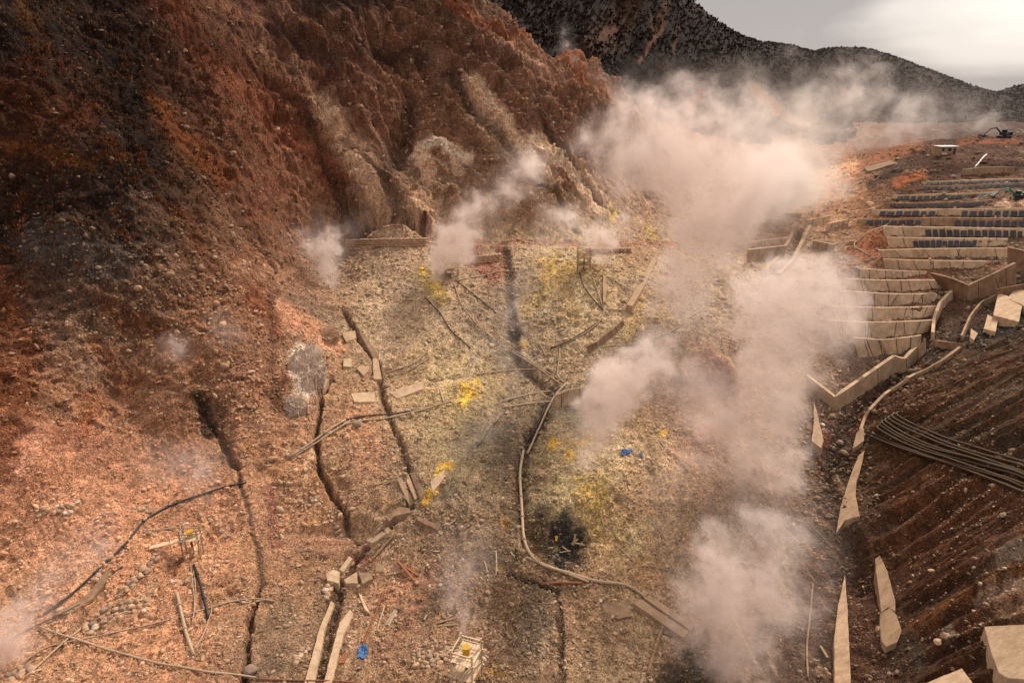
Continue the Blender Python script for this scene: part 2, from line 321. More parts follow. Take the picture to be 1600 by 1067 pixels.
# patches: pixel line (one point = blob), radius px, colour, strength
def S(c):
    c = np.array(c, float)
    if c[0] > 150 and c[2] < 75 and c[1] < .7 * c[0]: c = c * [.82, .84, 1.0]
    if c[0] > 150 and c[1] > .8 * c[0] and c[2] < .62 * c[0]: c *= [.86, .76, .82]
    return srgb(c)
YEL, PALE, DARK, WET = (196,170,40), (176,160,104), (52,46,42), (70,58,48)
RUST, ORNG, GREY, WHITE, PINK = (112,52,26), (140,72,26), (150,126,102), (190,176,158), (186,128,96)
PATCH = [
 # scrub-free chutes and rust bands of the left face
 ([(260,10),(330,110),(430,200),(520,290)],26,(124,66,38),.8), ([(300,60),(420,150),(480,200)],14,(96,50,28),.7),
 ([(245,180),(290,230),(350,290)],20,(128,68,22),.85), ([(225,150),(262,185)],9,(140,76,24),.9), ([(0,240),(80,250),(140,270)],14,(120,66,24),.8),
 ([(0,150),(90,190)],26,(104,54,24),.6), ([(30,20),(50,45)],16,(104,66,26),.7),([(50,210),(150,190)],18,(108,54,24),.6),([(20,120),(120,110)],14,(92,46,22),.5),
 ([(230,330),(330,360),(400,380)],28,(120,86,62),.5), ([(70,390),(180,420)],40,(88,74,66),.8), ([(200,110),(230,260)],30,(40,30,24),.6),
 ([(270,345),(300,350)],20,(104,56,28),.7), ([(300,375),(330,420)],14,(112,62,34),.6), ([(0,450),(50,560),(20,640)],26,(124,68,32),.7),([(150,560),(200,610)],20,(156,86,44),.6),
 ([(170,490),(240,520)],22,(112,62,30),.7),([(110,520),(150,620)],24,(140,108,84),.6),
 ([(0,470),(0,640)],26,(104,56,28),.6),
 ([(330,420),(460,440),(540,490)],16,(150,108,80),.5),([(440,500),(520,540)],20,(188,128,94),.7),([(395,470),(430,520)],16,(128,66,34),.6),
 # rear face
 ([(500,180),(560,260),(620,320),(665,345)],24,(176,138,108),.85), ([(735,140),(790,210),(860,290)],17,(188,150,120),.9), ([(780,160),(880,300)],9,(120,74,54),.7),
 ([(830,220),(900,290),(940,330)],14,(188,152,122),.9), ([(740,200),(780,240)],20,(156,124,98),.6), ([(880,110),(950,160)],14,(150,84,46),.6),([(700,20),(760,60),(850,90)],12,(130,66,34),.7),
 ([(590,140),(620,210)],26,(116,78,56),.5),([(640,250),(690,256),(730,258)],9,(204,170,150),.7),([(655,262),(668,300)],11,(200,156,126),.7),([(700,260),(712,285)],9,(196,158,132),.6),
 ([(540,230),(640,310)],10,(92,56,38),.6),([(590,345),(660,352)],11,(80,40,24),.9),([(430,60),(520,110)],20,(74,50,42),.6),([(470,20),(600,20)],20,(62,44,38),.7),
 ([(820,85),(880,140)],16,(140,100,76),.6),([(560,90),(660,110)],14,(60,42,36),.6),([(780,80),(840,120)],10,(170,130,104),.5),
 ([(350,20),(400,40)],10,(150,98,70),.5),([(450,110),(490,170)],12,(140,106,84),.4),
 # track and red soil
 ([(545,376),(700,380),(850,383),(1060,384)],5,(152,98,76),.8), ([(740,400),(775,430)],18,(170,104,72),.9), ([(780,390),(800,430)],10,(120,70,48),.8),
 ([(1090,380),(1230,370)],8,(150,104,78),.6), ([(1000,430),(1070,400)],8,(176,152,110),.6),
 # sulphur
 ([(665,440),(690,470)],16,(186,174,84),.9), ([(660,430)],8,(206,190,60),.8), ([(735,610)],20,(206,184,50),.95), ([(722,630),(740,600)],11,(222,196,30),1), ([(770,595),(710,640)],30,(186,174,104),.55),
 ([(880,430),(850,460),(820,480)],16,(190,178,104),.8), ([(850,410),(930,440)],16,(190,174,96),.7), ([(885,450),(890,490)],16,(184,170,100),.6),([(870,400),(850,440)],7,(206,190,70),.7),
 ([(690,735),(665,790)],7,(214,184,44),.95), ([(700,730)],10,(180,136,26),.9), ([(865,697)],10,(196,150,26),1), ([(890,715)],12,(206,180,60),.9), ([(1035,675)],7,(216,188,60),.9),
 ([(920,770),(925,820)],30,(190,176,74),.8), ([(915,775)],9,(204,186,44),.9), ([(960,830)],60,(176,160,96),.6), ([(1000,790)],40,(170,146,104),.6),([(1060,760)],24,(196,172,104),.6),
 ([(870,690),(930,700)],12,(190,170,84),.7),([(950,335),(960,345)],7,(214,196,60),.9),([(1015,360),(1020,370)],7,(196,182,70),.8),([(1000,480),(980,520)],14,(192,172,84),.7),
 ([(855,870),(840,820)],20,(150,108,40),.3),([(1000,900),(1020,910)],24,(184,152,96),.6),([(780,890)],7,(140,104,30),.9),([(840,830)],10,(170,120,40),.5),([(790,820)],10,(176,124,50),.5),
 ([(330,870),(300,875)],10,(210,176,110),.8),([(740,1060),(790,1055)],12,(160,130,50),.7),([(820,540)],6,(206,180,60),.9),([(770,525),(820,545)],8,(160,140,80),.4),
 ([(810,870),(800,900)],10,(84,70,56),.5),
 # wet and black ground, plus the painted shade of the dark bank
 ([(880,830),(885,860)],34,(46,44,42),.95), ([(845,800),(850,860)],14,(60,50,42),.8), ([(805,520)],14,(60,56,54),.8), ([(1010,540),(1000,560)],22,(80,76,68),.6),
 ([(880,620),(930,640)],22,(88,78,62),.7), ([(800,640),(850,640),(900,650)],26,(126,106,84),.6), ([(830,680),(860,650)],14,(64,52,42),.8),
 ([(315,620),(325,680)],13,(66,48,38),.8), ([(340,640),(360,720)],14,(96,72,56),.5), ([(420,470),(430,640)],8,(96,62,40),.5),
 ([(800,900),(900,930)],14,(84,60,44),.6), ([(850,930),(830,1000)],34,(96,84,68),.6), ([(640,780),(700,760)],20,(110,96,78),.6),([(770,780),(740,860)],20,(140,114,88),.4),
 ([(440,960),(420,1040)],28,(112,88,68),.6), ([(420,620),(450,650)],12,(78,50,36),.6), ([(750,880),(800,870)],16,(80,66,50),.6), ([(700,920),(670,960)],18,(96,76,58),.6),
 ([(1090,1040),(1060,1060)],34,(52,46,42),.8),([(1010,830),(980,870)],14,(160,140,100),.5),
 ([(1560,510),(1470,545),(1400,580)],14,(44,36,30),.8), ([(1600,490),(1530,530)],24,(50,44,38),.8),  # shade on the bank below the tumbled blocks, put into the ground colour
 # channel of the right side
 ([(1460,510),(1425,560),(1330,650),(1290,720)],20,(86,62,50),.7), ([(1390,610),(1330,670)],9,(116,50,28),.7), ([(1440,580)],8,(120,54,34),.8),([(1280,740),(1310,800)],16,(100,72,50),.6),
 ([(1290,680),(1280,740)],6,(150,62,34),.6),([(1100,560),(1120,600)],22,(112,60,40),.8),([(1060,600),(1140,620)],12,(106,58,40),.7),([(1105,700)],24,(128,88,70),.7),([(1190,850),(1180,900)],20,(124,76,56),.6),
 # right bank
 ([(1400,800),(1600,740)],9,(112,66,34),.7), ([(1420,990),(1500,940),(1600,890)],14,(120,72,30),.8), ([(1400,860),(1560,800)],10,(108,62,30),.7), ([(1450,850),(1600,820)],8,(84,58,42),.6),
 ([(1530,940),(1600,910)],12,(176,146,120),.6), ([(1480,1000)],12,(170,154,134),.7), ([(1560,950),(1600,950)],20,(140,104,76),.6), ([(1420,1000),(1440,1040)],16,(84,70,52),.7),
 ([(1340,900),(1350,1060)],24,(96,62,42),.6), ([(1500,640),(1600,610)],12,(118,96,76),.5), ([(1460,690),(1600,690)],20,(84,68,50),.6), ([(1560,880),(1600,860)],9,(160,144,124),.5),
 # far basin and orange cuttings
 ([(1300,290),(1350,255),(1430,230)],12,(176,104,54),.8), ([(1260,290),(1330,260)],16,(196,142,98),.7), ([(1400,285),(1440,275)],8,(190,98,32),.9), ([(1500,225),(1590,222)],5,(170,86,34),.8),
 ([(1570,325),(1600,315)],12,(190,150,122),.8), ([(1590,322)],6,(170,92,54),.8), ([(1360,290),(1420,255)],8,(70,54,44),.8), ([(1370,375),(1340,400)],18,(150,86,44),.8), ([(1430,250),(1500,265)],12,(74,46,32),.8), ([(1460,270),(1600,262)],10,(72,42,28),.8),
 ([(1180,170),(1240,200)],14,(170,120,84),.6), ([(1450,410),(1600,420)],6,(134,86,58),.5),
 # lower left clay
 ([(30,740),(60,700)],20,(196,136,108),.7), ([(100,690),(170,720)],24,(178,110,72),.6), ([(150,900),(100,950)],12,(188,124,88),.6), ([(0,720),(30,690)],14,(160,90,54),.6),([(130,690),(150,640)],18,(150,84,48),.6),
 ([(240,920),(150,1000)],12,(160,124,96),.6),([(200,800),(120,880)],14,(186,126,92),.5),([(420,760),(430,850)],12,(160,94,62),.7),([(440,850),(560,845)],7,(164,100,66),.7),([(560,780)],20,(150,110,84),.5),
 ([(590,1020),(640,960),(680,880)],14,(164,104,68),.5),([(640,900),(600,940)],14,(170,110,78),.5),([(540,870),(580,880)],8,(170,100,66),.6),([(870,650),(900,655)],10,(150,140,104),.7),
 ([(470,560),(480,620)],18,(186,168,150),.8),([(455,640)],14,(170,156,140),.8),([(445,590),(440,640)],8,(120,70,40),.6),([(560,650),(580,720)],24,(170,116,82),.6),
 ([(590,480),(610,540)],34,(170,142,112),.6),([(640,460),(700,520)],22,(160,134,106),.6),([(1000,440),(960,520)],30,(156,132,102),.5),([(760,470),(740,520)],14,(140,116,92),.6),
 ([(735,612)],16,(222,192,52),1), ([(725,632),(742,600)],8,(240,206,30),1), ([(692,734),(666,788)],6,(226,190,40),1), ([(865,697)],9,(236,196,30),1), ([(680,452)],11,(206,188,80),.9), ([(658,430)],6,(222,200,60),1), ([(890,712)],9,(222,192,60),.9), ([(860,440),(905,430)],16,(200,182,104),.7),([(930,790)],24,(196,178,84),.6),
]
# bare rock ribs, scree chutes and downslope streaks of the two faces
def mixc(w, c):
    global CC
    w = np.clip(w, 0, 1)[..., None]; CC = CC * (1 - w) + S(c) * w
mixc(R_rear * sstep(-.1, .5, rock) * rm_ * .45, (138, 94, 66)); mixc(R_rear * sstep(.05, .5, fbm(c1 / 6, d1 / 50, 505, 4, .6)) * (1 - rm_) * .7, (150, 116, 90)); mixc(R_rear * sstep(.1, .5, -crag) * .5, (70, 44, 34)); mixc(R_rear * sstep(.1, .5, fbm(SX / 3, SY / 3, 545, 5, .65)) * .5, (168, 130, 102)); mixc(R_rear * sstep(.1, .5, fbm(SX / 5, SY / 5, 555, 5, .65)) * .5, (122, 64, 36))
LL = sstep(.02, .09, CC.mean(-1)) * .8 + .2
st_ = fbm(c2 / 3.2, d2 / 26, 515, 5, .6); mixc(R_left * sstep(.05, .5, st_) * .4 * LL, (128, 80, 52)); mixc(R_left * sstep(.05, .5, -st_) * .6, (56, 32, 20)); mixc(R_left * sstep(.15, .5, crag) * .3 * LL, (146, 106, 78))
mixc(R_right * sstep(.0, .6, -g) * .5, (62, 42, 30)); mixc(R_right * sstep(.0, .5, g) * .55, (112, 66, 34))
flow = fbm(GX / 2.2, GY / 15, 525, 5, .62); base_v = (1 - R_rear) * (1 - R_left) * (1 - R_right)
mixc(base_v * sstep(.12, .5, flow) * .45, (188, 158, 122)); mixc(base_v * sstep(.12, .5, -flow) * .42, (96, 74, 56)); mixc(base_v * sstep(.15, .45, fbm(SX / 4, SY / 6, 535, 5, .6)) * .4, (136, 92, 62))
e1 = fbm(SX / 1.7, SY / 1.7, 121, 4, 0.6)
for pts, r, c, st in PATCH:
    pl = np.array(pts, float)
    if len(pl) == 1: pl = np.vstack([pl, pl + [1, 0]])
    m = (PX > pl[:, 0].min() - 2.4 * r) & (PX < pl[:, 0].max() + 2.4 * r) & (PY > pl[:, 1].min() - 2.4 * r) & (PY < pl[:, 1].max() + 2.4 * r)
    d, *_ = segdist(PX[m] + 10 * n1[m] + r * .8 * n2[m], PY[m] + 8 * n2[m] + r * .8 * n1[m], pl)
    w = (1 - sstep(0.35, 1.3, d / r + (0.35 if c[1] > .8 * c[0] and c[2] < .6 * c[0] else .75) * e1[m])) * st
    CC[m] = CC[m] * (1 - w[:, None]) + S(c) * w[:, None]
# darker ground colour along the cut channels
tw = (1 - sstep(0.3, 1.5, TR_D + 0.9 * e1)) * 0.6
CC = CC * (1 - tw[..., None]) + S((66,44,32)) * tw[..., None]
# mineral streaks and mottling that belong to the soil
mot = fbm(SX / 2.4, SY / 2.4, 131, 5, 0.65); mo2 = fbm(SX / 11, SY / 11, 141, 4, 0.6)
CC *= np.clip(1 + 0.55 * mot + 0.3 * mo2, 0.4, 1.9)[..., None]
hue = fbm(SX / 7, SY / 7, 151, 4, 0.6)
CC[..., 0] *= 1 + 0.06 * hue; CC[..., 2] *= 1 - 0.15 * hue
lum = CC.mean(-1, keepdims=True); CC = CC * .86 + lum * .14; CC *= (1 + .3 * R_rear + .22 * R_left * sstep(330, 420, PY))[..., None]; CC *= (1 + .2 * base_v)[..., None]; CC *= np.array([1.05, 1.055, .985]); lum = CC.mean(-1, keepdims=True); CC *= (np.maximum(lum, .004) / .17) ** .30
CC = np.clip(CC, 0.004, 0.8)
VEG = np.clip(region(90, 170, 260, 230, .45) * sstep(-.35, .25, fbm(GX / 6, GY / 6, 161, 4) + 0.25 - 0.0015 * np.maximum(PX - 180, 0)) + .8 * region(520, 10, 130, 30, .5) + .6 * region(620, 90, 80, 30, .6), 0, 1)

# ------------------------------------------------------------------ mesh helpers
def mesh_np(name, V, Fq, mat, colors=None, parent=None, smooth=True, kind=None):
    me = bpy.data.meshes.new(name); k = Fq.shape[1]
    me.vertices.add(len(V)); me.vertices.foreach_set('co', np.ascontiguousarray(V, np.float32).ravel())
    me.loops.add(Fq.size); me.loops.foreach_set('vertex_index', np.ascontiguousarray(Fq, np.int32).ravel())
    me.polygons.add(len(Fq)); me.polygons.foreach_set('loop_start', np.arange(0, Fq.size, k, dtype=np.int32))
    try: me.polygons.foreach_set('loop_total', np.full(len(Fq), k, np.int32))
    except Exception: pass
    if smooth: me.polygons.foreach_set('use_smooth', np.ones(len(Fq), bool))
    me.update(calc_edges=True)
    if colors is not None:
        a = me.color_attributes.new('soil', 'FLOAT_COLOR', 'POINT')
        c4 = np.ones((len(V), 4), np.float32); c4[:, :3] = colors; a.data.foreach_set('color', c4.ravel())
    me.materials.append(mat)
    o = bpy.data.objects.new(name, me); COL.objects.link(o)
    if parent: o.parent = parent
    if kind: o['kind'] = kind
    return o
def tag(o, label=None, cat=None, group=None, kind=None):
    if cat: o["kind"] = "thing"
    if label: o['label'] = label
    if cat: o['category'] = cat
    if group: o['group'] = group
    if kind: o['kind'] = kind
    return o
def empty(name, loc, label, cat, group=None, rz=0.0):
    o = bpy.data.objects.new(name, None); COL.objects.link(o); o.location = loc; o.rotation_euler = (0, 0, rz); o.empty_display_size = .5
    return tag(o, label, cat, group)
def grid_faces(nr, nc):
    a = (np.arange(nr - 1)[:, None] * nc + np.arange(nc - 1)[None]).ravel()
    return np.stack([a, a + 1, a + nc + 1, a + nc], 1)

# ------------------------------------------------------------------ materials
def newmat(name):
    m = bpy.data.materials.new(name); m.use_nodes = True; nt = m.node_tree; nt.nodes.clear()
    out = nt.nodes.new('ShaderNodeOutputMaterial'); b = nt.nodes.new('ShaderNodeBsdfPrincipled'); nt.links.new(b.outputs[0], out.inputs[0])
    b.inputs['Roughness'].default_value = 0.95; b.inputs['Specular IOR Level'].default_value = 0.15
    return m, nt.nodes, nt.links, b, out
def ground_mat(name, gravel=1.0, bump=1.0):
    m, n, l, b, out = newmat(name)
    at_ = N(n, 'ShaderNodeAttribute', attribute_name='soil'); geo = N(n, 'ShaderNodeNewGeometry')
    v1 = N(n, 'ShaderNodeTexVoronoi', inp={'Scale': 2.3, 'Randomness': 1.0}); l.new(geo.outputs['Position'], v1.inputs['Vector'])
    v2 = N(n, 'ShaderNodeTexVoronoi', inp={'Scale': 5.2}); l.new(geo.outputs['Position'], v2.inputs['Vector'])
    nz = N(n, 'ShaderNodeTexNoise', inp={'Scale': 1.1, 'Detail': 8.0, 'Roughness': 0.72}); l.new(geo.outputs['Position'], nz.inputs['Vector'])
    nf = N(n, 'ShaderNodeTexNoise', inp={'Scale': 7.0, 'Detail': 5.0, 'Roughness': 0.75}); l.new(geo.outputs['Position'], nf.inputs['Vector'])
    # every pebble its own brightness
    s1 = N(n, 'ShaderNodeSeparateColor'); l.new(v1.outputs['Color'], s1.inputs[0]); s2 = N(n, 'ShaderNodeSeparateColor'); l.new(v2.outputs['Color'], s2.inputs[0])
    r1 = N(n, 'ShaderNodeMapRange', inp={'From Min': .70, 'From Max': 1.0, 'To Min': 0.0, 'To Max': 1.0}); l.new(s1.outputs[0], r1.inputs['Value'])
    d1 = N(n, 'ShaderNodeMapRange', inp={'From Min': .12, 'From Max': .34, 'To Min': 1.0, 'To Max': 0.0}); l.new(v1.outputs['Distance'], d1.inputs['Value'])
    p1 = N(n, 'ShaderNodeMath', operation='MULTIPLY'); l.new(r1.outputs[0], p1.inputs[0]); l.new(d1.outputs[0], p1.inputs[1])
    r2 = N(n, 'ShaderNodeMapRange', inp={'From Min': 0.0, 'From Max': 1.0, 'To Min': 0.55, 'To Max': 1.55}); l.new(s2.outputs[1], r2.inputs['Value'])
    rn = N(n, 'ShaderNodeMapRange', inp={'From Min': 0.3, 'From Max': 0.7, 'To Min': 0.55, 'To Max': 1.42}); l.new(nz.outputs[0], rn.inputs['Value'])
    mul = N(n, 'ShaderNodeMath', operation='MULTIPLY'); l.new(r2.outputs[0], mul.inputs[0]); l.new(rn.outputs[0], mul.inputs[1])
    rf = N(n, 'ShaderNodeMapRange', inp={'From Min': 0.3, 'From Max': 0.7, 'To Min': 0.8, 'To Max': 1.2}); l.new(nf.outputs[0], rf.inputs['Value'])
    mul2 = N(n, 'ShaderNodeMath', operation='MULTIPLY'); l.new(mul.outputs[0], mul2.inputs[0]); l.new(rf.outputs[0], mul2.inputs[1])
    vm_ = N(n, 'ShaderNodeVectorMath', operation='SCALE'); l.new(at_.outputs['Color'], vm_.inputs[0]); l.new(mul2.outputs[0], vm_.inputs['Scale'])
    mx = N(n, 'ShaderNodeMix', data_type='RGBA'); l.new(vm_.outputs[0], mx.inputs[6])
    lt = N(n, 'ShaderNodeMix', data_type='RGBA', inp={0: 0.45, 7: (0.50, 0.38, 0.28, 1)}); l.new(at_.outputs['Color'], lt.inputs[6]); l.new(lt.outputs[2], mx.inputs[7])
    gm = N(n, 'ShaderNodeTexNoise', inp={'Scale': .16, 'Detail': 5.0, 'Roughness': .6}); l.new(geo.outputs['Position'], gm.inputs['Vector'])
    gr = N(n, 'ShaderNodeMapRange', inp={'From Min': .40, 'From Max': .60, 'To Min': .12, 'To Max': .95 * gravel}); l.new(gm.outputs[0], gr.inputs['Value'])
    pf = N(n, 'ShaderNodeMath', operation='MULTIPLY'); l.new(p1.outputs[0], pf.inputs[0]); l.new(gr.outputs[0], pf.inputs[1]); l.new(pf.outputs[0], mx.inputs[0])
    l.new(mx.outputs[2], b.inputs['Base Color'])
    hsum = N(n, 'ShaderNodeMath', operation='MULTIPLY_ADD', inp={1: 0.35}); l.new(p1.outputs[0], hsum.inputs[0])
    hm = N(n, 'ShaderNodeMath', operation='MULTIPLY', inp={1: 0.9}); l.new(nz.outputs[0], hm.inputs[0]); l.new(hm.outputs[0], hsum.inputs[2])
    h2 = N(n, 'ShaderNodeMath', operation='MULTIPLY_ADD', inp={1: -0.16}); l.new(v2.outputs['Distance'], h2.inputs[0]); l.new(hsum.outputs[0], h2.inputs[2])
    h3 = N(n, 'ShaderNodeMath', operation='MULTIPLY_ADD', inp={1: 0.22}); l.new(nf.outputs[0], h3.inputs[0]); l.new(h2.outputs[0], h3.inputs[2])
    bp = N(n, 'ShaderNodeBump', inp={'Strength': 0.95 * bump, 'Distance': 1.0}); l.new(h3.outputs[0], bp.inputs['Height']); l.new(bp.outputs[0], b.inputs['Normal'])
    return m
M_ground = ground_mat('volcanic_soil')
def simple(name, col, rough=.9, var=.3, scale=1.5, bump=.3, metal=0, streak=False, dist=.1, spec=.2, dirt=0):
    m, n, l, b, out = newmat(name); geo = N(n, 'ShaderNodeNewGeometry'); c = S(col)
    mp = N(n, 'ShaderNodeMapping', inp={'Scale': (1, 1, .35 if streak else 1)}); l.new(geo.outputs['Position'], mp.inputs[0])
    nz = N(n, 'ShaderNodeTexNoise', inp={'Scale': scale, 'Detail': 7.0, 'Roughness': 0.7}); l.new(mp.outputs[0], nz.inputs['Vector'])
    r = ramp(n, [(.28, tuple(c * (1 - var))), (.5, tuple(c)), (.72, tuple(np.minimum(c * (1 + var), .9)))]); l.new(nz.outputs[0], r.inputs[0])
    oi = N(n, 'ShaderNodeObjectInfo'); rr_ = N(n, 'ShaderNodeMapRange', inp={'To Min': .85, 'To Max': 1.12}); l.new(oi.outputs['Random'], rr_.inputs['Value'])
    vm_ = N(n, 'ShaderNodeVectorMath', operation='SCALE'); l.new(r.outputs[0], vm_.inputs[0]); l.new(rr_.outputs[0], vm_.inputs['Scale']); 
    if dirt:
        n3_ = N(n, 'ShaderNodeTexNoise', inp={'Scale': .45, 'Detail': 8.0, 'Roughness': .75}); l.new(geo.outputs['Position'], n3_.inputs['Vector'])
        r3 = N(n, 'ShaderNodeMapRange', inp={'From Min': .42, 'From Max': .66, 'To Min': 0.0, 'To Max': dirt}); l.new(n3_.outputs[0], r3.inputs['Value'])
        m3 = N(n, 'ShaderNodeMix', data_type='RGBA', inp={7: (*S((104, 78, 56)), 1)}); l.new(r3.outputs[0], m3.inputs[0]); l.new(vm_.outputs[0], m3.inputs[6]); l.new(m3.outputs[2], b.inputs['Base Color'])
    else: l.new(vm_.outputs[0], b.inputs['Base Color'])
    b.inputs['Roughness'].default_value = rough; b.inputs['Metallic'].default_value = metal; b.inputs['Specular IOR Level'].default_value = spec
    n2_ = N(n, 'ShaderNodeTexNoise', inp={'Scale': scale * 6, 'Detail': 5.0, 'Roughness': .7}); l.new(geo.outputs['Position'], n2_.inputs['Vector'])
    bp = N(n, 'ShaderNodeBump', inp={'Strength': bump, 'Distance': dist}); l.new(n2_.outputs[0], bp.inputs['Height']); l.new(bp.outputs[0], b.inputs['Normal'])
    return m
# the steep faces are roughened along their own normals
sm_ = H_tps(np.sin(ac)[None] * rc[:, None], np.cos(ac)[None] * rc[:, None]); gxs = np.stack([np.sin(ac)[None] * rc[:, None], np.cos(ac)[None] * rc[:, None], sm_], -1)
NN = np.cross(np.gradient(gxs, axis=1), np.gradient(gxs, axis=0)); NN /= np.linalg.norm(NN, axis=-1, keepdims=True); NN *= np.sign(NN[..., 2:3])
fI = np.interp(np.arange(NR), ci, np.arange(len(ci)))[:, None] + 0 * JJ; fJ = np.interp(np.arange(NA), cj, np.arange(len(cj)))[None] + 0 * II
NV = np.stack([bil(NN[..., k], fI, fJ) for k in range(3)], -1)
VX = GX + NV[..., 0] * NDISP; VY = GY + NV[..., 1] * NDISP; VZ = H + NV[..., 2] * NDISP
gV = np.stack([VX, VY, VZ], -1).reshape(-1, 3)
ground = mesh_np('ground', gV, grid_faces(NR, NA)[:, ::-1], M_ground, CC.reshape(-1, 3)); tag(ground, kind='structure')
# ------------------------------------------------------------------ far mountain
MC = [ # pixel, pixel, distance
 (-200,-330,560),(300,-300,560),(700,-260,560),(850,-170,565),(950,-110,580),(1010,-62,590),(1080,0,600),(1112,30,615),(1150,56,640),(1172,66,655),(1215,71,680),(1245,83,700),(1300,77,740),(1345,79,750),(1390,93,760),(1440,109,770),(1480,126,780),(1520,145,790),(1542,151,830),(1565,143,880),(1600,138,900),(1700,134,900),(2000,130,900),
 (800,-20,500),(950,20,500),(1050,80,510),(1150,120,530),(1250,140,560),(1350,140,590),(1450,160,610),(1550,180,640),(1700,180,640),(500,-100,480),(100,-100,470),
 (900,100,430),(1050,170,430),(1200,200,440),(1350,205,450),(1500,205,470),(1650,205,470),(2000,205,470),(500,60,400),(100,60,400),
]
Pm_ = np.array(MC, float); Wm = at(Pm_[:, 0], Pm_[:, 1], Pm_[:, 2])
bk = []
for (x, y, d) in MC[:23]:
    p = at(x, y, d); bk.append((p[0] * 1.15, p[1] * 1.15, p[2] - 25)); bk.append((p[0] * 1.35, p[1] * 1.35, p[2] - 60))
for x in range(-300, 700, 90): bk.append((x * .9, 372, 24.0))
Wm = np.vstack([Wm, np.array(bk, float)])
Hm = tps_fit(Wm[:, :2], Wm[:, 2])
ma = np.linspace(math.radians(-24), math.radians(52), 620); mr = np.geomspace(375, 1230, 330)
MX = np.sin(ma)[None] * mr[:, None]; MY = np.cos(ma)[None] * mr[:, None]
MH = Hm(MX, MY); mp0x, mp0y = project(MX, MY, MH)
mw = MX + 14 * fbm(MX / 60, MY / 60, 201, 3); mv = MY + 14 * fbm(MX / 60, MY / 60, 205, 3)
spur = fbm(mw / 60, mv / 200, 210, 4, 0.5, ridged=True)
below = sstep(0, 1, 1 - np.clip((mp0y + 200) / 400, 0, 1)) * 0 + 1
ridge_guard = sstep(4, 60, mp0y - np.interp(mp0x, [c[0] for c in MC[:23]], [c[1] for c in MC[:23]]))
MH2 = MH + (12 * spur + 4.0 * fbm(mw / 22, mv / 22, 220, 4)) * (0.12 + .88 * ridge_guard) + 1.3 * fbm(MX / 7, MY / 7, 230, 3)
mc = np.array([1.0, 1.0, 1.0])[None, None] * S((34, 26, 21))
wv = sstep(-.2, .5, fbm(MX / 40, MY / 40, 240, 5, .6))[..., None]; mc = mc * (1 - wv * .6) + S((52, 38, 29)) * wv * .6
for pts, r, c, st in [([(1035,55),(1010,100),(1000,118)],3.5,(120,80,56),.6),([(1060,60),(1050,100)],3,(112,76,54),.5),([(1180,150),(1215,185),(1240,200)],15,(150,106,78),.8),([(960,45),(940,70)],8,(110,72,48),.6),([(985,20),(930,90)],30,(84,58,42),.5),([(1090,170),(1075,185)],10,(170,90,54),.7),([(1040,30),(1020,60)],10,(100,66,46),.5)]:
    d, *_ = segdist(mp0x + 9 * fbm(MX / 12, MY / 12, 250, 4), mp0y + 7 * fbm(MX / 12, MY / 12, 255, 4), np.array(pts, float)); w = ((1 - sstep(.4, 1.2, d / r)) * st)[..., None]
    mc = mc * (1 - w) + S(c) * w
M_far = ground_mat('mountain_soil', 0.2, 1.0)
mountain = mesh_np('mountain', np.stack([MX, MY, MH2], -1).reshape(-1, 3), grid_faces(len(mr), len(ma))[:, ::-1], M_far, mc.reshape(-1, 3)); tag(mountain, kind='structure')

# ------------------------------------------------------------------ loose gravel and rubble (uncountable)
def ico():
    t = (1 + 5 ** .5) / 2
    v = np.array([(-1,t,0),(1,t,0),(-1,-t,0),(1,-t,0),(0,-1,t),(0,1,t),(0,-1,-t),(0,1,-t),(t,0,-1),(t,0,1),(-t,0,-1),(-t,0,1)], float); v /= np.linalg.norm(v[0])
    f = np.array([(0,11,5),(0,5,1),(0,1,7),(0,7,10),(0,10,11),(1,5,9),(5,11,4),(11,10,2),(10,7,6),(7,1,8),(3,9,4),(3,4,2),(3,2,6),(3,6,8),(3,8,9),(4,9,5),(2,4,11),(6,2,10),(8,6,7),(9,8,1)])
    return v, f
ICV, ICF = ico()
def rand_rot(n):
    q = RNG.normal(size=(n, 4)); q /= np.linalg.norm(q, axis=1)[:, None]; w, x, y, z = q.T
    return np.stack([1-2*(y*y+z*z),2*(x*y-z*w),2*(x*z+y*w),2*(x*y+z*w),1-2*(x*x+z*z),2*(y*z-x*w),2*(x*z-y*w),2*(y*z+x*w),1-2*(x*x+y*y)], 1).reshape(n, 3, 3)
def rocks_mesh(name, pos, size, col, mat, kind='stuff'):
    n = len(pos); sc = size[:, None] * RNG.uniform([.7, .45, .3], [1.5, 1.0, .8], (n, 3))
    V = ICV[None] * (1 + RNG.uniform(-.38, .30, (n, 12, 1))) * sc[:, None]
    yaw = RNG.uniform(0, 6.28, n); R = rand_rot(n); keep = RNG.random(n) < .5
    c, s = np.cos(yaw), np.sin(yaw); Rz = np.zeros((n, 3, 3)); Rz[:, 0, 0] = c; Rz[:, 0, 1] = -s; Rz[:, 1, 0] = s; Rz[:, 1, 1] = c; Rz[:, 2, 2] = 1
    R[keep] = Rz[keep]; V = np.einsum('nij,nkj->nki', R, V) + pos[:, None]
    Fc = (ICF[None] + (np.arange(n) * 12)[:, None, None]).reshape(-1, 3)
    return mesh_np(name, V.reshape(-1, 3), Fc, mat, np.repeat(col, 12, 0), smooth=False, kind=kind)
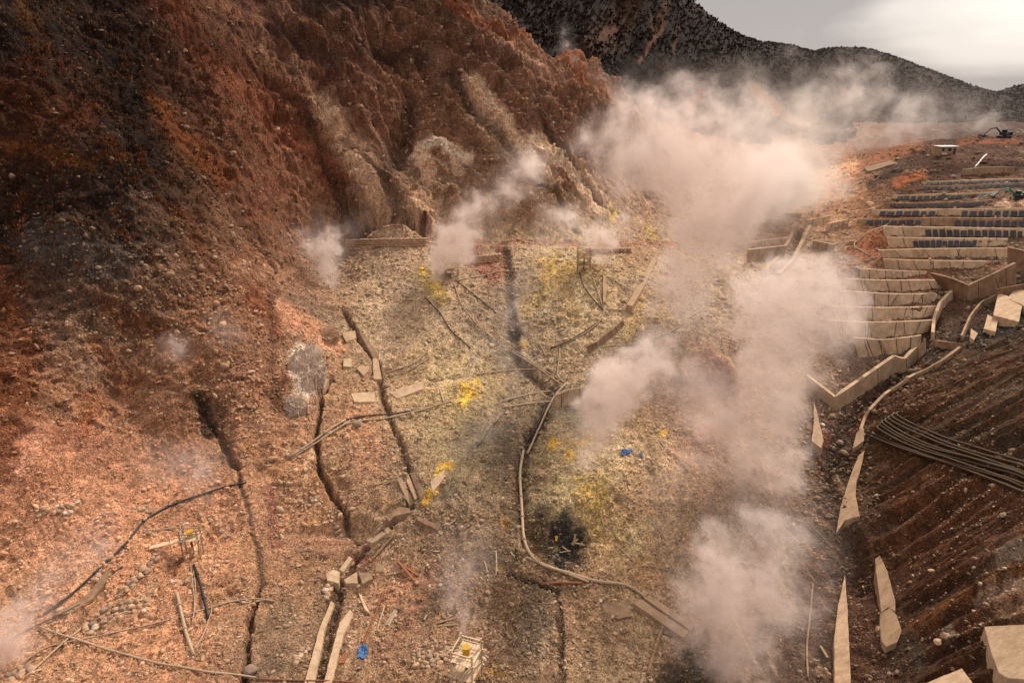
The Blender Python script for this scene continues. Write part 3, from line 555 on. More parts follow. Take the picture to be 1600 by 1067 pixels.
def rock_mat():
    m, n, l, b, out = newmat('rubble'); a = N(n, 'ShaderNodeAttribute', attribute_name='soil'); geo = N(n, 'ShaderNodeNewGeometry')
    nz = N(n, 'ShaderNodeTexNoise', inp={'Scale': 6.0, 'Detail': 4.0, 'Roughness': .7}); l.new(geo.outputs['Position'], nz.inputs['Vector'])
    r = N(n, 'ShaderNodeMapRange', inp={'From Min': .3, 'From Max': .7, 'To Min': .7, 'To Max': 1.25}); l.new(nz.outputs[0], r.inputs['Value'])
    v = N(n, 'ShaderNodeVectorMath', operation='SCALE'); l.new(a.outputs['Color'], v.inputs[0]); l.new(r.outputs[0], v.inputs['Scale']); l.new(v.outputs[0], b.inputs['Base Color']); return m
M_rub = rock_mat()
NS = 250000
fi = RNG.uniform(60, NR - 120, NS); fj = RNG.uniform(60, NA - 60, NS)
r_ = np.interp(fi, np.arange(NR), rr); a_ = AZ0 + fj / (NA - 1) * (AZ1 - AZ0)
gx = bil(VX, fi, fj); gy = bil(VY, fi, fj); gz = bil(VZ, fi, fj); spx, spy = project(gx, gy, gz)
clump = fbm(gx / 5, gy / 5, 301, 4, .6); dens = sstep(-.25, .45, clump) * .95 + .07
RICH = [([(880,250),(1000,330)],60,0)]
def blob(x, y, r): return np.exp(-(((spx - x) ** 2 + (spy - y) ** 2) / r ** 2))
rich = blob(290,460,110)+blob(150,430,90)+blob(380,590,60)+blob(1400,620,60)+blob(1340,680,50)+blob(1290,740,50)+blob(620,700,40)+blob(840,940,70)+blob(1540,730,70)+blob(1460,620,60)+blob(780,230,60)+blob(600,270,60)+blob(700,120,120)*.6+blob(1540,930,50)*1.5+blob(600,380,50)
vegp = bil(VEG, fi, fj); dens = (dens + .8 * rich) * (1 - .8 * vegp) * (1 - .45 * bil(R_right, fi, fj))
ex = np.exp(-(((spx - 450) / 1) ** 2 + (spy - 300) ** 2) / 90 ** 2); dens *= 1 - .5 * ex
k = (RNG.random(NS) < dens) & (spx > -250) & (spx < 1850) & (spy < 1300)
gx, gy, gz, r_, spx, spy, fi, fj = gx[k], gy[k], gz[k], r_[k], spx[k], spy[k], fi[k], fj[k]
sz = (1 - .25 * bil(R_right, fi, fj)) * (0.034 + 0.00068 * r_) * np.minimum((1 / np.maximum(RNG.random(len(gx)), 1e-4)) ** 0.40, 4.5) * np.where(RNG.random(len(gx)) < .4 * np.clip(sum(np.exp(-(((spx - x) ** 2 + (spy - y) ** 2) / r ** 2)) for x, y, r in [(330,470,80),(380,600,60),(1400,610,60),(1300,720,60),(640,720,30),(480,770,40),(230,400,60),(1540,760,60)]), 0, 1), 1.6, 1.0)
gc = np.stack([bil(CC[..., q], fi, fj) for q in range(3)], -1)
pale = S((186, 160, 132))[None] * RNG.uniform(.65, 1.15, (len(gx), 1)); t = np.clip(RNG.normal(.42, .25, (len(gx), 1)), 0, .9)
white_zone = np.clip(np.exp(-(((spx - 1540) / 90) ** 2 + ((spy - 760) / 60) ** 2)) + np.exp(-(((spx - 1530) / 60) ** 2 + ((spy - 930) / 45) ** 2)) + np.exp(-(((spx - 1470) / 110) ** 2 + ((spy - 860) / 90) ** 2)) * .4, 0, 1)
t = np.clip(t * (.55 + .65 * sstep(.02, .3, gc.mean(1))[:, None]) + (white_zone * (RNG.random(len(gx)) < .4))[:, None] * .8, 0, 1)
rc_ = gc * RNG.uniform(.8, 1.35, (len(gx), 1)) * (1 - t) + pale * t
rubble = rocks_mesh('rubble', np.stack([gx, gy, gz + sz * .12], -1), sz, np.clip(rc_, 0.01, .7), M_rub)

# ------------------------------------------------------------------ dry grass and low scrub on the left face (uncountable), forest on the far mountain
def tufts(name, n, place, size, colfn, nb, mat, spread=.6, wide=.18):
    pos, prng = place(n); n = len(pos); s = size(pos)
    ang = RNG.uniform(0, 6.28, (n, nb)); tilt = RNG.uniform(.15, 1.0, (n, nb)) * spread; ln = RNG.uniform(.6, 1.15, (n, nb)) * s[:, None]
    off = RNG.normal(0, .28, (n, nb, 3)) * s[:, None, None] * [1, 1, .15]
    base = pos[:, None] + off
    dirx = np.stack([np.cos(ang) * np.sin(tilt), np.sin(ang) * np.sin(tilt), np.cos(tilt)], -1)
    side = np.stack([-np.sin(ang + RNG.uniform(-1, 1, ang.shape)), np.cos(ang), np.zeros_like(ang)], -1) * (wide * ln)[..., None]
    tip = base + dirx * ln[..., None]; mid = base + dirx * ln[..., None] * .5 + [0, 0, 0]
    V = np.stack([base - side * .5, mid + side, tip, mid - side], 2).reshape(-1, 3)
    Fc = np.arange(len(V)).reshape(-1, 4); c = colfn(pos, prng)
    c = np.repeat(c, nb, 0) * RNG.uniform(.8, 1.2, (n * nb, 1)); c = np.repeat(c, 4, 0)
    return mesh_np(name, V, Fc, mat, np.clip(c, .004, .6), smooth=False, kind='stuff')
M_leaf, n_, l_, b_, o_ = newmat('dry_blades'); a_n = N(n_, 'ShaderNodeAttribute', attribute_name='soil'); l_.new(a_n.outputs['Color'], b_.inputs['Base Color'])
def place_veg(n):
    nb_ = n // 9; fi = RNG.uniform(200, NR - 60, nb_ * 4); fj = RNG.uniform(60, NA * .62, nb_ * 4)
    v = bil(VEG, fi, fj); k = RNG.random(len(fi)) < v; fi, fj = fi[k][:nb_], fj[k][:nb_]
    r = np.interp(fi, np.arange(NR), rr); a = AZ0 + fj / (NA - 1) * (AZ1 - AZ0); cx, cy = np.sin(a) * r, np.cos(a) * r
    m = 9; R = RNG.uniform(.25, 1.0, (len(cx), 1)); o1 = RNG.normal(0, .5, (len(cx), m)) * R; o2 = RNG.normal(0, .5, (len(cx), m)) * R
    x = (cx[:, None] + o1); y = (cy[:, None] + o2); hz = np.clip(R * .9 * (1 - (o1 ** 2 + o2 ** 2) / (R * R)), 0, None) * RNG.uniform(.3, 1, x.shape)
    a2 = (np.arctan2(x, y) - AZ0) / (AZ1 - AZ0) * (NA - 1); r2 = np.interp(np.hypot(x, y), rr, np.arange(NR))
    p = np.stack([bil(VX, r2, a2).ravel(), bil(VY, r2, a2).ravel(), bil(VZ, r2, a2).ravel() + hz.ravel() - .05], -1)
    tone_ = np.repeat(RNG.random(len(cx)), m); return p, (np.repeat(fi, m), np.repeat(fj, m), tone_)
def veg_col(pos, q):
    fi, fj, tb = q; g = np.stack([bil(CC[..., k], fi, fj) for k in range(3)], -1)
    w = np.clip(sstep(-.2, .4, fbm(pos[:, 0] / 6, pos[:, 1] / 6, 401, 4, .6)) * .7 + .5 * (tb - .45), 0, 1)[:, None]
    tone = S((46, 33, 25)) * (1 - w) + S((146, 82, 38)) * w; rnd = RNG.random((len(pos), 1)); tone = np.where(rnd > .93, S((150, 112, 70)), tone)
    return tone * .6 + g * RNG.uniform(.8, 1.5, (len(pos), 1)) * .4
grass = tufts('dry_grass', 90000, place_veg, lambda p: RNG.uniform(.25, .6, len(p)), veg_col, 5, M_leaf)
def place_for(n):
    fi = RNG.uniform(0, len(mr) - 2, n); fj = RNG.uniform(0, len(ma) - 2, n)
    r = np.interp(fi, np.arange(len(mr)), mr); a = np.interp(fj, np.arange(len(ma)), ma)
    q = bil(mc[..., 0], fi, fj); k = q < .075; fi, fj, r, a = fi[k], fj[k], r[k], a[k]
    return np.stack([np.sin(a) * r, np.cos(a) * r, bil(MH2, fi, fj) - .3], -1), None
def for_col(pos, q):
    w = sstep(-.3, .4, fbm(pos[:, 0] / 30, pos[:, 1] / 30, 421, 4, .6))[:, None]; r = RNG.uniform(.85, 1.15, (len(pos), 1))
    return (S((42, 31, 25)) * (1 - w) + S((62, 45, 34)) * w) * r
forest = tufts('forest', 85000, place_for, lambda p: RNG.uniform(1.1, 2.6, len(p)), for_col, 5, M_leaf, spread=1.1, wide=.3)

# ------------------------------------------------------------------ boulders one can count
BM = []
for kx in range(7):
    bm = bmesh.new(); bmesh.ops.create_icosphere(bm, subdivisions=3, radius=1.0)
    for v in bm.verts:
        p = v.co.copy(); f = 1 + .16 * math.sin(p.x * 2.3 + kx) * math.cos(p.y * 2.7 - kx) + .08 * math.sin(p.z * 5 + p.x * 4 + kx * 2)
        v.co = Vector((p.x * f, p.y * f * (.72 + .04 * kx), p.z * f * .62))
    for _ in range(5):   # broken flat faces
        nrm = Vector((random.gauss(0, 1), random.gauss(0, 1), random.gauss(0, .7))).normalized(); dd = random.uniform(.55, .8)
        for v in bm.verts:
            e = v.co.dot(nrm) - dd
            if e > 0: v.co -= nrm * e * .85
    me = bpy.data.meshes.new('boulder'); bm.to_mesh(me); bm.free()
    for p in me.polygons: p.use_smooth = False
    BM.append(me)
M_boul = simple('boulder_stone', (172, 142, 114), .95, .28, 1.6, .6); M_boul2 = simple('grey_stone', (142, 122, 104), .95, .3, 1.6, .6); M_boul3 = simple('pale_stone', (196, 176, 152), .95, .2, 1.6, .6)
for i, me in enumerate(BM): me.materials.append([M_boul, M_boul, M_boul2, M_boul, M_boul3, M_boul, M_boul2][i])
def boulder(x, y, spx_, label, group=None, me=None, lift=0.1):
    p = hit(x, y); R = spx_ / F * math.hypot(p[1], CAM_Z - p[2])
    o = bpy.data.objects.new('boulder', me or random.choice(BM)); COL.objects.link(o)
    o.location = (p[0], p[1], p[2] + R * lift); o.scale = (R * random.uniform(.85, 1.2), R * random.uniform(.8, 1.1), R * random.uniform(.8, 1.1)); o.rotation_euler = (random.uniform(-.3, .3), random.uniform(-.3, .3), random.uniform(0, 6.28))
    return tag(o, label, 'boulder', group)
ROWS = [ # pixel line, count, radius px, rows, label, group
 ([(235,835),(262,826),(290,822)],9,4.2,2,'rounded stone in the row stacked behind the plank platform of the left well rig','stones behind the left rig'),
 ([(312,808),(332,812),(348,828),(356,842)],11,4.2,2,'rounded stone in the curved row to the right of the left well rig','stones right of the left rig'),
 ([(170,870),(158,885),(150,905)],7,5,1,'rounded stone in the short row above the pale mortar bank','stones on the mortar bank'),
 ([(248,868),(236,880),(222,896),(205,912),(188,926)],16,5,2,'stone in the slanting wall climbing to the left well rig','stones of the slanting wall'),
 ([(132,985),(150,972),(172,955),(195,950),(232,945)],26,5.6,3,'stone in the broad cobbled bank above the crossing pipes','stones of the cobbled bank'),
 ([(15,1060),(30,1048),(50,1050)],9,6.5,2,'stone in the stack at the lower left corner','stones at the lower left corner'),
 ([(58,800),(85,795),(108,798),(122,788)],15,5.4,2,'grey stone in the heap sitting in the small red hollow','stones in the red hollow'),
 ([(205,798),(222,790),(236,800)],9,4.6,2,'stone in the little heap below the red slip','stones below the red slip'),
 ([(268,908),(285,912),(293,905)],7,4.2,1,'stone lying just below the hoses of the left well rig','stones below the left rig'),
 ([(520,818),(530,832),(536,838)],7,4.2,2,'grey stone in the pile beside the dark crack','stones beside the dark crack'),
 ([(510,935),(512,920),(520,912)],8,6,2,'boulder packed beside the broken concrete weir','boulders beside the weir'),
 ([(460,1035),(470,1020),(480,1010)],12,5,2,'stone piled left of the concrete gutter','stones left of the gutter'),
 ([(645,1030),(665,1035),(685,1030),(700,1020)],20,5,3,'stone in the rounded revetment left of the bottom well rig','stones left of the bottom rig'),
 ([(738,1000),(750,1010),(760,1030)],9,4.5,2,'stone right of the bottom well rig deck','stones right of the bottom rig'),
 ([(932,945),(945,935),(955,930)],7,3.6,1,'small stone along the edge of the round concrete pad','stones by the round pad'),
 ([(480,790),(492,775),(500,790)],9,4.2,2,'broken pale stone on the bare shelf between two cracks','stones between the cracks'),
]
for pts, n, rad, rows, lab, grp in ROWS:
    pts = resample(pts, n)
    for i, (x, y) in enumerate(pts):
        rw = i % rows; boulder(x + random.uniform(-2, 2), y + (rw - (rows - 1) / 2) * rad * 1.5 + random.uniform(-1, 1), rad * random.uniform(.75, 1.2), lab, grp)
SINGLE = [ (290,81,7,'pale angular boulder high on the red scree face'),(243,96,5,'grey boulder at the upper edge of the dark scrub'),(431,203,7,'lone pale boulder halfway down the red scree'),
 (80,662,6,'pale boulder at the foot of the red hollow'),(560,664,9,'large flat pale boulder left of the dark crack with pipes above it'),(245,438,5,'pale flat boulder in the grey rubble of the left face'),(362,578,6,'largest tan boulder in the rubble above the dark hollow'),(395,590,6,'tan boulder near the pale outcrop'),
 (462,664,6,'long pale stone below the white outcrop'),(1375,985,8,'dusty boulder beside the broken wall end on the right bank'),(1458,470,4,'pale boulder lying in the right gutter'),(1300,650,6,'white boulder in the rubbly channel below the angled wall'),(1285,664,5,'pale boulder against the left side of the rubbly channel'),(1312,692,7,'round pale boulder in the channel beside the curb wall'),(1420,590,5,'pale boulder in the channel opposite the angled wall'),
 (1568,805,6,'white boulder alone on the gullied right bank'),(1456,892,5,'small white boulder above the rusty gully'),(1478,995,9,'lumpy white boulder low on the right bank'),(1466,1003,7,'white boulder touching the lumpy one low on the right bank'),(390,1050,11,'big reddish boulder beside the crack at the bottom edge'),(1045,942,5,'pale stone above the twin ducts'),(1060,948,4,'smaller pale stone above the twin ducts'),
 (888,968,5,'pale round stone right of the bottom crack'),(847,741,6,'tan flat stone right of the bent pipe'),(800,945,5,'pale stone in the grey rubble patch'),(685,1042,4,'grey stone by the bottom rig')]
for (x, y, r, lab) in SINGLE: boulder(x, y, r, lab)
# ------------------------------------------------------------------ builders for made things
class MB:
    def __init__(s): s.v = []; s.f = []; s.m = []
    def quad(s, a, b, c, d, mi=0):
        k = len(s.v); s.v += [tuple(a), tuple(b), tuple(c), tuple(d)]; s.f.append((k, k + 1, k + 2, k + 3)); s.m.append(mi)
    def box(s, M, sx, sy, sz, mi=0):
        k = len(s.v)
        for z in (0, 1):
            for y in (-.5, .5):
                for x in (-.5, .5): s.v.append(tuple(M @ Vector((x * sx, y * sy, (z - .5) * sz))))
        for f in ((0,2,3,1),(4,5,7,6),(0,1,5,4),(2,6,7,3),(0,4,6,2),(1,3,7,5)): s.f.append(tuple(k + q for q in f)); s.m.append(mi)
    def bar(s, a, b, w, h=None, mi=0):
        a = Vector(a); b = Vector(b); d = b - a; h = h or w
        q = d.to_track_quat('X', 'Z').to_matrix().to_4x4(); M = Matrix.Translation((a + b) / 2) @ q; s.box(M, d.length, w, h, mi)
    def tube(s, pts, r, seg=7, mi=0, cap=True):
        pts = [Vector(p) for p in pts]; k0 = len(s.v); n = len(pts)
        for i, p in enumerate(pts):
            t = (pts[min(i + 1, n - 1)] - pts[max(i - 1, 0)]).normalized(); u = t.cross(Vector((0, 0, 1)));
            if u.length < .05: u = Vector((1, 0, 0))
            u.normalize(); w = u.cross(t)
            rad = r[i] if isinstance(r, (list, tuple)) else r
            for q in range(seg): a = 2 * math.pi * q / seg; s.v.append(tuple(p + (u * math.cos(a) + w * math.sin(a)) * rad))
        for i in range(n - 1):
            for q in range(seg):
                a = k0 + i * seg + q; b = k0 + i * seg + (q + 1) % seg; s.f.append((a, a + seg, b + seg, b)); s.m.append(mi)
        if cap: s.f.append(tuple(k0 + q for q in range(seg))); s.m.append(mi); s.f.append(tuple(k0 + (n - 1) * seg + q for q in reversed(range(seg)))); s.m.append(mi)
    def build(s, name, mats, parent=None, smooth=False, bevel=0):
        me = bpy.data.meshes.new(name); me.from_pydata(s.v, [], s.f)
        for m in (mats if isinstance(mats, (list, tuple)) else [mats]): me.materials.append(m)
        if s.m: me.polygons.foreach_set('material_index', s.m)
        if smooth: me.polygons.foreach_set('use_smooth', [True] * len(s.f))
        me.validate(); me.update(); o = bpy.data.objects.new(name, me); COL.objects.link(o)
        if parent: o.parent = parent
        if bevel:
            b = o.modifiers.new('bevel', 'BEVEL'); b.width = bevel; b.segments = 2; b.limit_method = 'ANGLE'
        return o
M_conc = simple('weathered_concrete', (196,168,136), .95, .25, 1.4, .6, streak=True, dist=.1, dirt=.45); M_conc_d = simple('stained_concrete', (152,124,98), .95, .3, 1.3, .6, streak=True, dist=.1, dirt=.7)
M_conc_p = simple('pale_concrete', (176,148,118), .95, .2, 1.6, .6, dist=.1, dirt=.55); M_crack = simple('dark_crack', (44,32,26), 1, .2, 2, 0)  # dark strips drawn as cracks and joints on the concrete walls
M_panel = simple('dark_panel', (62,60,64), .6, .25, 2.5, .2, spec=.4); M_wood = simple('weathered_plank', (146,122,92), .9, .25, 2.5, .3, dist=.03); M_deck = simple('pale_deck_boards', (204,178,146), .9, .2, 2.5, .3, dist=.03); M_woodr = simple('reddish_plank', (138,90,64), .9, .2, 2.5, .3, dist=.03)
M_pipe = simple('dusty_steel_pipe', (164,140,112), .75, .22, 1.6, .25, dist=.02, spec=.4); M_pipe_d = simple('dark_hose', (74,60,50), .8, .25, 1.6, .2, dist=.02, spec=.4); M_blk = simple('black_hose', (38,34,32), .6, .3, 2, .2, dist=.02, spec=.5)
M_steel = simple('galvanised_scaffold', (172,150,122), .6, .2, 3, .1, metal=.2, dist=.02, spec=.5); M_rust = simple('rusty_steel', (120,74,50), .85, .35, 2, .3, dist=.02)
M_yel = simple('yellow_paint', (176,138,26), .5, .15, 3, .1, dist=.02, spec=.4); M_blue = simple('blue_tarpaulin', (44,92,140), .5, .15, 3, .5, dist=.1, spec=.5); M_teal = simple('teal_paint', (30,120,104), .5, .15, 3, .1, dist=.02, spec=.4)
M_white = simple('white_paint', (214,204,192), .6, .1, 3, .1, dist=.02); M_dark = simple('dark_machine', (40,44,48), .6, .2, 3, .1, dist=.02, spec=.4); M_glass = simple('dark_glass', (30,32,36), .15, .1, 3, 0, spec=.6)
M_corr = simple('ribbed_drain_hose', (70,54,36), .75, .3, 1.5, .2, dist=.02, spec=.3)

def wall_mesh(B, T, thick=.45, sink=1.0, cracks=0, joints=0, matc=None, name='retaining_wall', side=1):
    """solid wall standing on foot points B with top points T; thickness runs uphill of the line"""
    n = len(B); d = np.gradient(B[:, :2], axis=0); nn = np.stack([-d[:, 1], d[:, 0]], 1); nn /= np.linalg.norm(nn, axis=1)[:, None] + 1e-9; nn *= side
    m = MB(); A = B.copy(); A[:, 2] -= sink; Cb = A.copy(); Cb[:, :2] += nn * (thick + .15); Tb = T.copy(); Tb[:, :2] += nn * thick
    T2 = T.copy()
    k = [(Vector(A[i]), Vector(T2[i]), Vector(Tb[i]), Vector(Cb[i])) for i in range(n)]
    for s in k: m.v += [tuple(q) for q in s]
    for i in range(n - 1):
        a, b = 4 * i, 4 * (i + 1)
        for q in range(4): m.f.append((a + q, b + q, b + (q + 1) % 4, a + (q + 1) % 4)); m.m.append(0)
    m.f.append((0, 1, 2, 3)); m.f.append((4 * n - 1, 4 * n - 2, 4 * n - 3, 4 * n - 4)); m.m += [0, 0]
    def on(u, h, out=.012):
        x = u * (n - 1); i = min(int(x), n - 2); f = x - i
        p = B[i] * (1 - f) + B[i + 1] * f; q = T[i] * (1 - f) + T[i + 1] * f; r = p * (1 - h) + q * h; o = nn[i]
        return Vector((r[0] - o[0] * out, r[1] - o[1] * out, r[2]))
    Ltot = np.hypot(*np.diff(B[:, :2], axis=0).T).sum()
    for c in range(cracks):
        u = random.uniform(.08, .92); wd = random.uniform(.05, .13) / Ltot; dr = random.uniform(-.5, .5) / Ltot; prev = None
        for q in range(9):
            h = q / 8 * .995; uu = min(max(u + dr * q / 3 + random.uniform(-.14, .14) / Ltot, .01), .98); cur = (on(uu - wd / 2, h), on(uu + wd / 2 * random.uniform(.6, 1.4), h))
            if prev: m.quad(prev[0], prev[1], cur[1], cur[0], 1)
            prev = cur
    for c in range(joints):
        u = (c + .5 + random.uniform(-.15, .15)) / joints; wd = .05 / Ltot; m.quad(on(u - wd, 0), on(u + wd, 0), on(u + wd, .99), on(u - wd, .99), 1)
    return m, on, Ltot
def fix(o):
    bm = bmesh.new(); bm.from_mesh(o.data); bmesh.ops.recalc_face_normals(bm, faces=bm.faces); bm.to_mesh(o.data); bm.free(); return o
TL = ['lowest terrace wall, short and curved, just above the angled channel wall','second terrace wall from the bottom with one long crack','third terrace wall from the bottom, ending at the brushy gap','fourth terrace wall from the bottom, split by two cracks','fifth terrace wall from the bottom, cracked through near its middle','sixth terrace wall from the bottom, short with a squared right end',
 'plain terrace wall curving up to the right buttress','plain terrace wall in two lengths just under the lowest row of dark panels','terrace wall carrying the lowest row of dark square panels','terrace wall carrying the second row of dark square panels','long terrace wall with dark panels split in two runs','long stained terrace wall with reddish runs and dark panels','terrace wall with a rounded left nose and dark panels','upper terrace wall with fine dark panels beside the orange heap','lower of the two thin topmost panelled terrace walls','topmost thin panelled terrace wall']
for i, (B, T, pan) in enumerate(TWALL):
    far = i >= 8
    m, on, L = wall_mesh(B, T, .5, 1.2, 0 if far else random.randint(3, 5), 0 if i >= 14 else 4)
    w = fix(m.build('retaining_wall', [M_conc if i < 9 or i % 2 else M_conc_d, M_crack])); tag(w, TL[i], 'wall', 'terrace walls of the stepped hillside')
    for k in range(pan):
        if i in (10, 11) and 7 <= k * 22 / pan < 10.5: continue
        if i in (8,) : u = .2 + .55 * (k + .5) / pan
        elif i == 9: u = .24 + .6 * (k + .5) / pan
        else: u = .04 + .92 * (k + .5) / pan
        wu = .36 / pan * (.62 if i in (8, 9) else .9) * (random.uniform(.85, 1.1)); hh = random.uniform(.68, .8)
        a, b, c, d = on(u - wu, .10, .0), on(u + wu, .10, .0), on(u + wu * 1.25, hh, .0), on(u - wu * .7, hh, .0)
        o_ = (on(u, .4, .14) - on(u, .4, 0)); q = MB(); A_ = [a, b, c, d]
        for s_ in (1,): q.quad(*[p + o_ for p in A_])
        for s0_, s1_ in ((0, 1), (1, 2), (2, 3), (3, 0)): q.quad(A_[s0_] - o_, A_[s1_] - o_, A_[s1_] + o_, A_[s0_] + o_)
        q.quad(*[p - o_ for p in A_])
        fix(q.build('dark_panel', M_panel, w))
def swall(foot, top, label, n=12, mat=None, thick=.45, cracks=1, joints=2, sink=1.2, lean=.1, side=1, name='retaining_wall', cat='wall', group=None):
    B, T = wall_line(foot, top, n, lean); m, on, L = wall_mesh(B, T, thick, sink, cracks, joints, side=side)
    return tag(fix(m.build(name, [mat or M_conc, M_crack])), label, cat, group)
swall([(1262,606),(1308,643),(1400,583)],[(1258,585),(1305,621),(1399,556)],'high angled channel wall turning a corner beside the rubbly channel',16,thick=.7)
swall([(1400,583),(1418,579),(1449,549)],[(1399,556),(1413,562),(1447,529)],'stepped upper end of the angled channel wall, rising to the right',8,thick=.7,cracks=0)
swall([(1338,700),(1352,655),(1378,625),(1420,596),(1470,572),(1505,546)],[(1340,692),(1356,645),(1382,617),(1424,588),(1472,564),(1508,538)],'long curving concrete curb along the right side of the rubbly channel',22,mat=M_conc_p,thick=.5,cracks=0,joints=6,side=1)
swall([(1462,528),(1464,506),(1474,482),(1490,466)],[(1460,519),(1462,496),(1472,471),(1489,454)],'curved left wall of the upper gutter beside the terraces',12,thick=.6,cracks=0)
swall([(1508,530),(1520,500),(1538,478),(1562,466)],[(1504,524),(1518,492),(1536,470),(1560,459)],'thin curved right wall of the upper gutter',12,mat=M_conc_p,thick=.35,cracks=0)
swall([(1476,447),(1492,462),(1514,470)],[(1452,426),(1484,434),(1514,446)],'dark downhill face of the V shaped buttress, left limb',8,mat=M_conc_d,thick=.7)
swall([(1514,470),(1545,462),(1590,446)],[(1514,446),(1548,430),(1588,411)],'right limb of the V shaped buttress climbing to the terraces',10,mat=M_conc_d,thick=.7)
swall([(1576,426),(1600,424),(1640,420)],[(1574,386),(1600,392),(1640,402)],'dark end buttress at the right edge above the V wall',6,mat=M_conc_d,thick=.8)
swall([(1560,470),(1600,462),(1640,455)],[(1556,452),(1600,444),(1640,436)],'wall behind the tumbled blocks at the right edge',6,mat=M_conc_d)
swall([(1462,543),(1480,545),(1502,546)],[(1462,532),(1480,534),(1502,536)],'low check dam crossing the gutter',6,mat=M_conc_d,cracks=0)
swall([(1504,274),(1540,272),(1585,270)],[(1504,265),(1540,261),(1585,261)],'pale retaining wall behind the teal excavator',8,mat=M_conc_p,cracks=0)
swall([(1200,428),(1225,404),(1240,380),(1250,356)],[(1198,422),(1222,397),(1237,372),(1247,347)],'left curved wall of the far drainage channel',12,mat=M_conc_p,thick=.9,cracks=0)
swall([(1222,432),(1244,412),(1256,388),(1270,360)],[(1220,427),(1242,405),(1254,381),(1268,352)],'right curved wall of the far drainage channel',12,mat=M_conc_p,thick=.9,cracks=0)
for q, (f, t, lab) in enumerate([([(1172,386),(1232,380)],[(1172,378),(1232,371)],'upper basin wall left of the far channel'),([(1172,410),(1225,402)],[(1172,390),(1230,384)],'lower basin wall left of the far channel'),([(1262,352),(1295,346)],[(1264,344),(1298,337)],'short basin wall right of the far channel mouth'),
    ([(1268,388),(1298,392)],[(1270,376),(1302,382)],'curved slab wall beside the orange mound'),([(1290,360),(1320,352)],[(1292,350),(1326,343)],'tilted pale wall at the left end of the terraces'),([(1250,341),(1222,338)],[(1250,334),(1222,332)],'dam across the head of the far channel')]):
    swall(f if f[0][0] < f[1][0] else f[::-1], t if t[0][0] < t[1][0] else t[::-1], lab, 7, mat=[M_conc, M_conc_p][q % 2], cracks=0, thick=.8)
swall([(868,640),(885,634),(922,630)],[(868,618),(886,610),(922,604)],'rounded concrete wall above the dark steaming hollow in the middle of the valley',9,thick=.6)
swall([(922,552),(935,545),(962,525),(978,508)],[(918,541),(932,534),(958,514),(974,500)],'curved brown retaining wall beside the pipe bundle',10,mat=M_conc_d,cracks=0)
def prism(px, h, label, mat=None, name='concrete_slab', cat='slab', sink=1.0, group=None, bevel=.06):
    c = np.array(px, float); c = np.vstack([c, c[:1]]); o_ = []
    for a_, b_ in zip(c[:-1], c[1:]):   # chipped, slightly uneven edges
        k_ = max(1, int(np.hypot(*(b_ - a_)) / 7)); sd = (b_ - a_)[::-1] * [1, -1] / (np.hypot(*(b_ - a_)) + 1e-6)
        for q_ in range(k_): o_.append(a_ + (b_ - a_) * q_ / k_ + (sd * random.gauss(0, .3) if q_ else 0))
    px = np.array(o_); G_ = hits(px); n = len(px); h *= .7
    tp = []
    for g_ in G_: t = 1 - h / (CAM_Z - g_[2]); tp.append(np.array([0, 0, CAM_Z]) + (g_ - [0, 0, CAM_Z]) * t)
    tp = np.array(tp); A = np.c_[tp[:, :2], np.ones(n)]; co, *_ = np.linalg.lstsq(A, tp[:, 2], rcond=None); D = ray(px[:, 0], px[:, 1])
    tt = (CAM_Z - co[2]) / (co[0] * D[:, 0] + co[1] * D[:, 1] - D[:, 2]); top = D * tt[:, None]; top[:, 2] += CAM_Z
    if not np.all(np.linalg.norm(top - tp, axis=1) < 4): top = tp
    bot = [np.array([q_[0], q_[1], min(g_[2], q_[2] - .1) - sink]) for q_, g_ in zip(top, G_)]
    m = MB(); m.v = [tuple(p) for p in top] + [tuple(p) for p in bot]; m.f = [tuple(range(n))] + [tuple(n + q for q in reversed(range(n)))] + [(q, n + q, n + (q + 1) % n, (q + 1) % n) for q in range(n)]; m.m = [0] * len(m.f)
    return tag(fix(m.build(name, mat or M_conc, bevel=bevel)), label, cat, group)
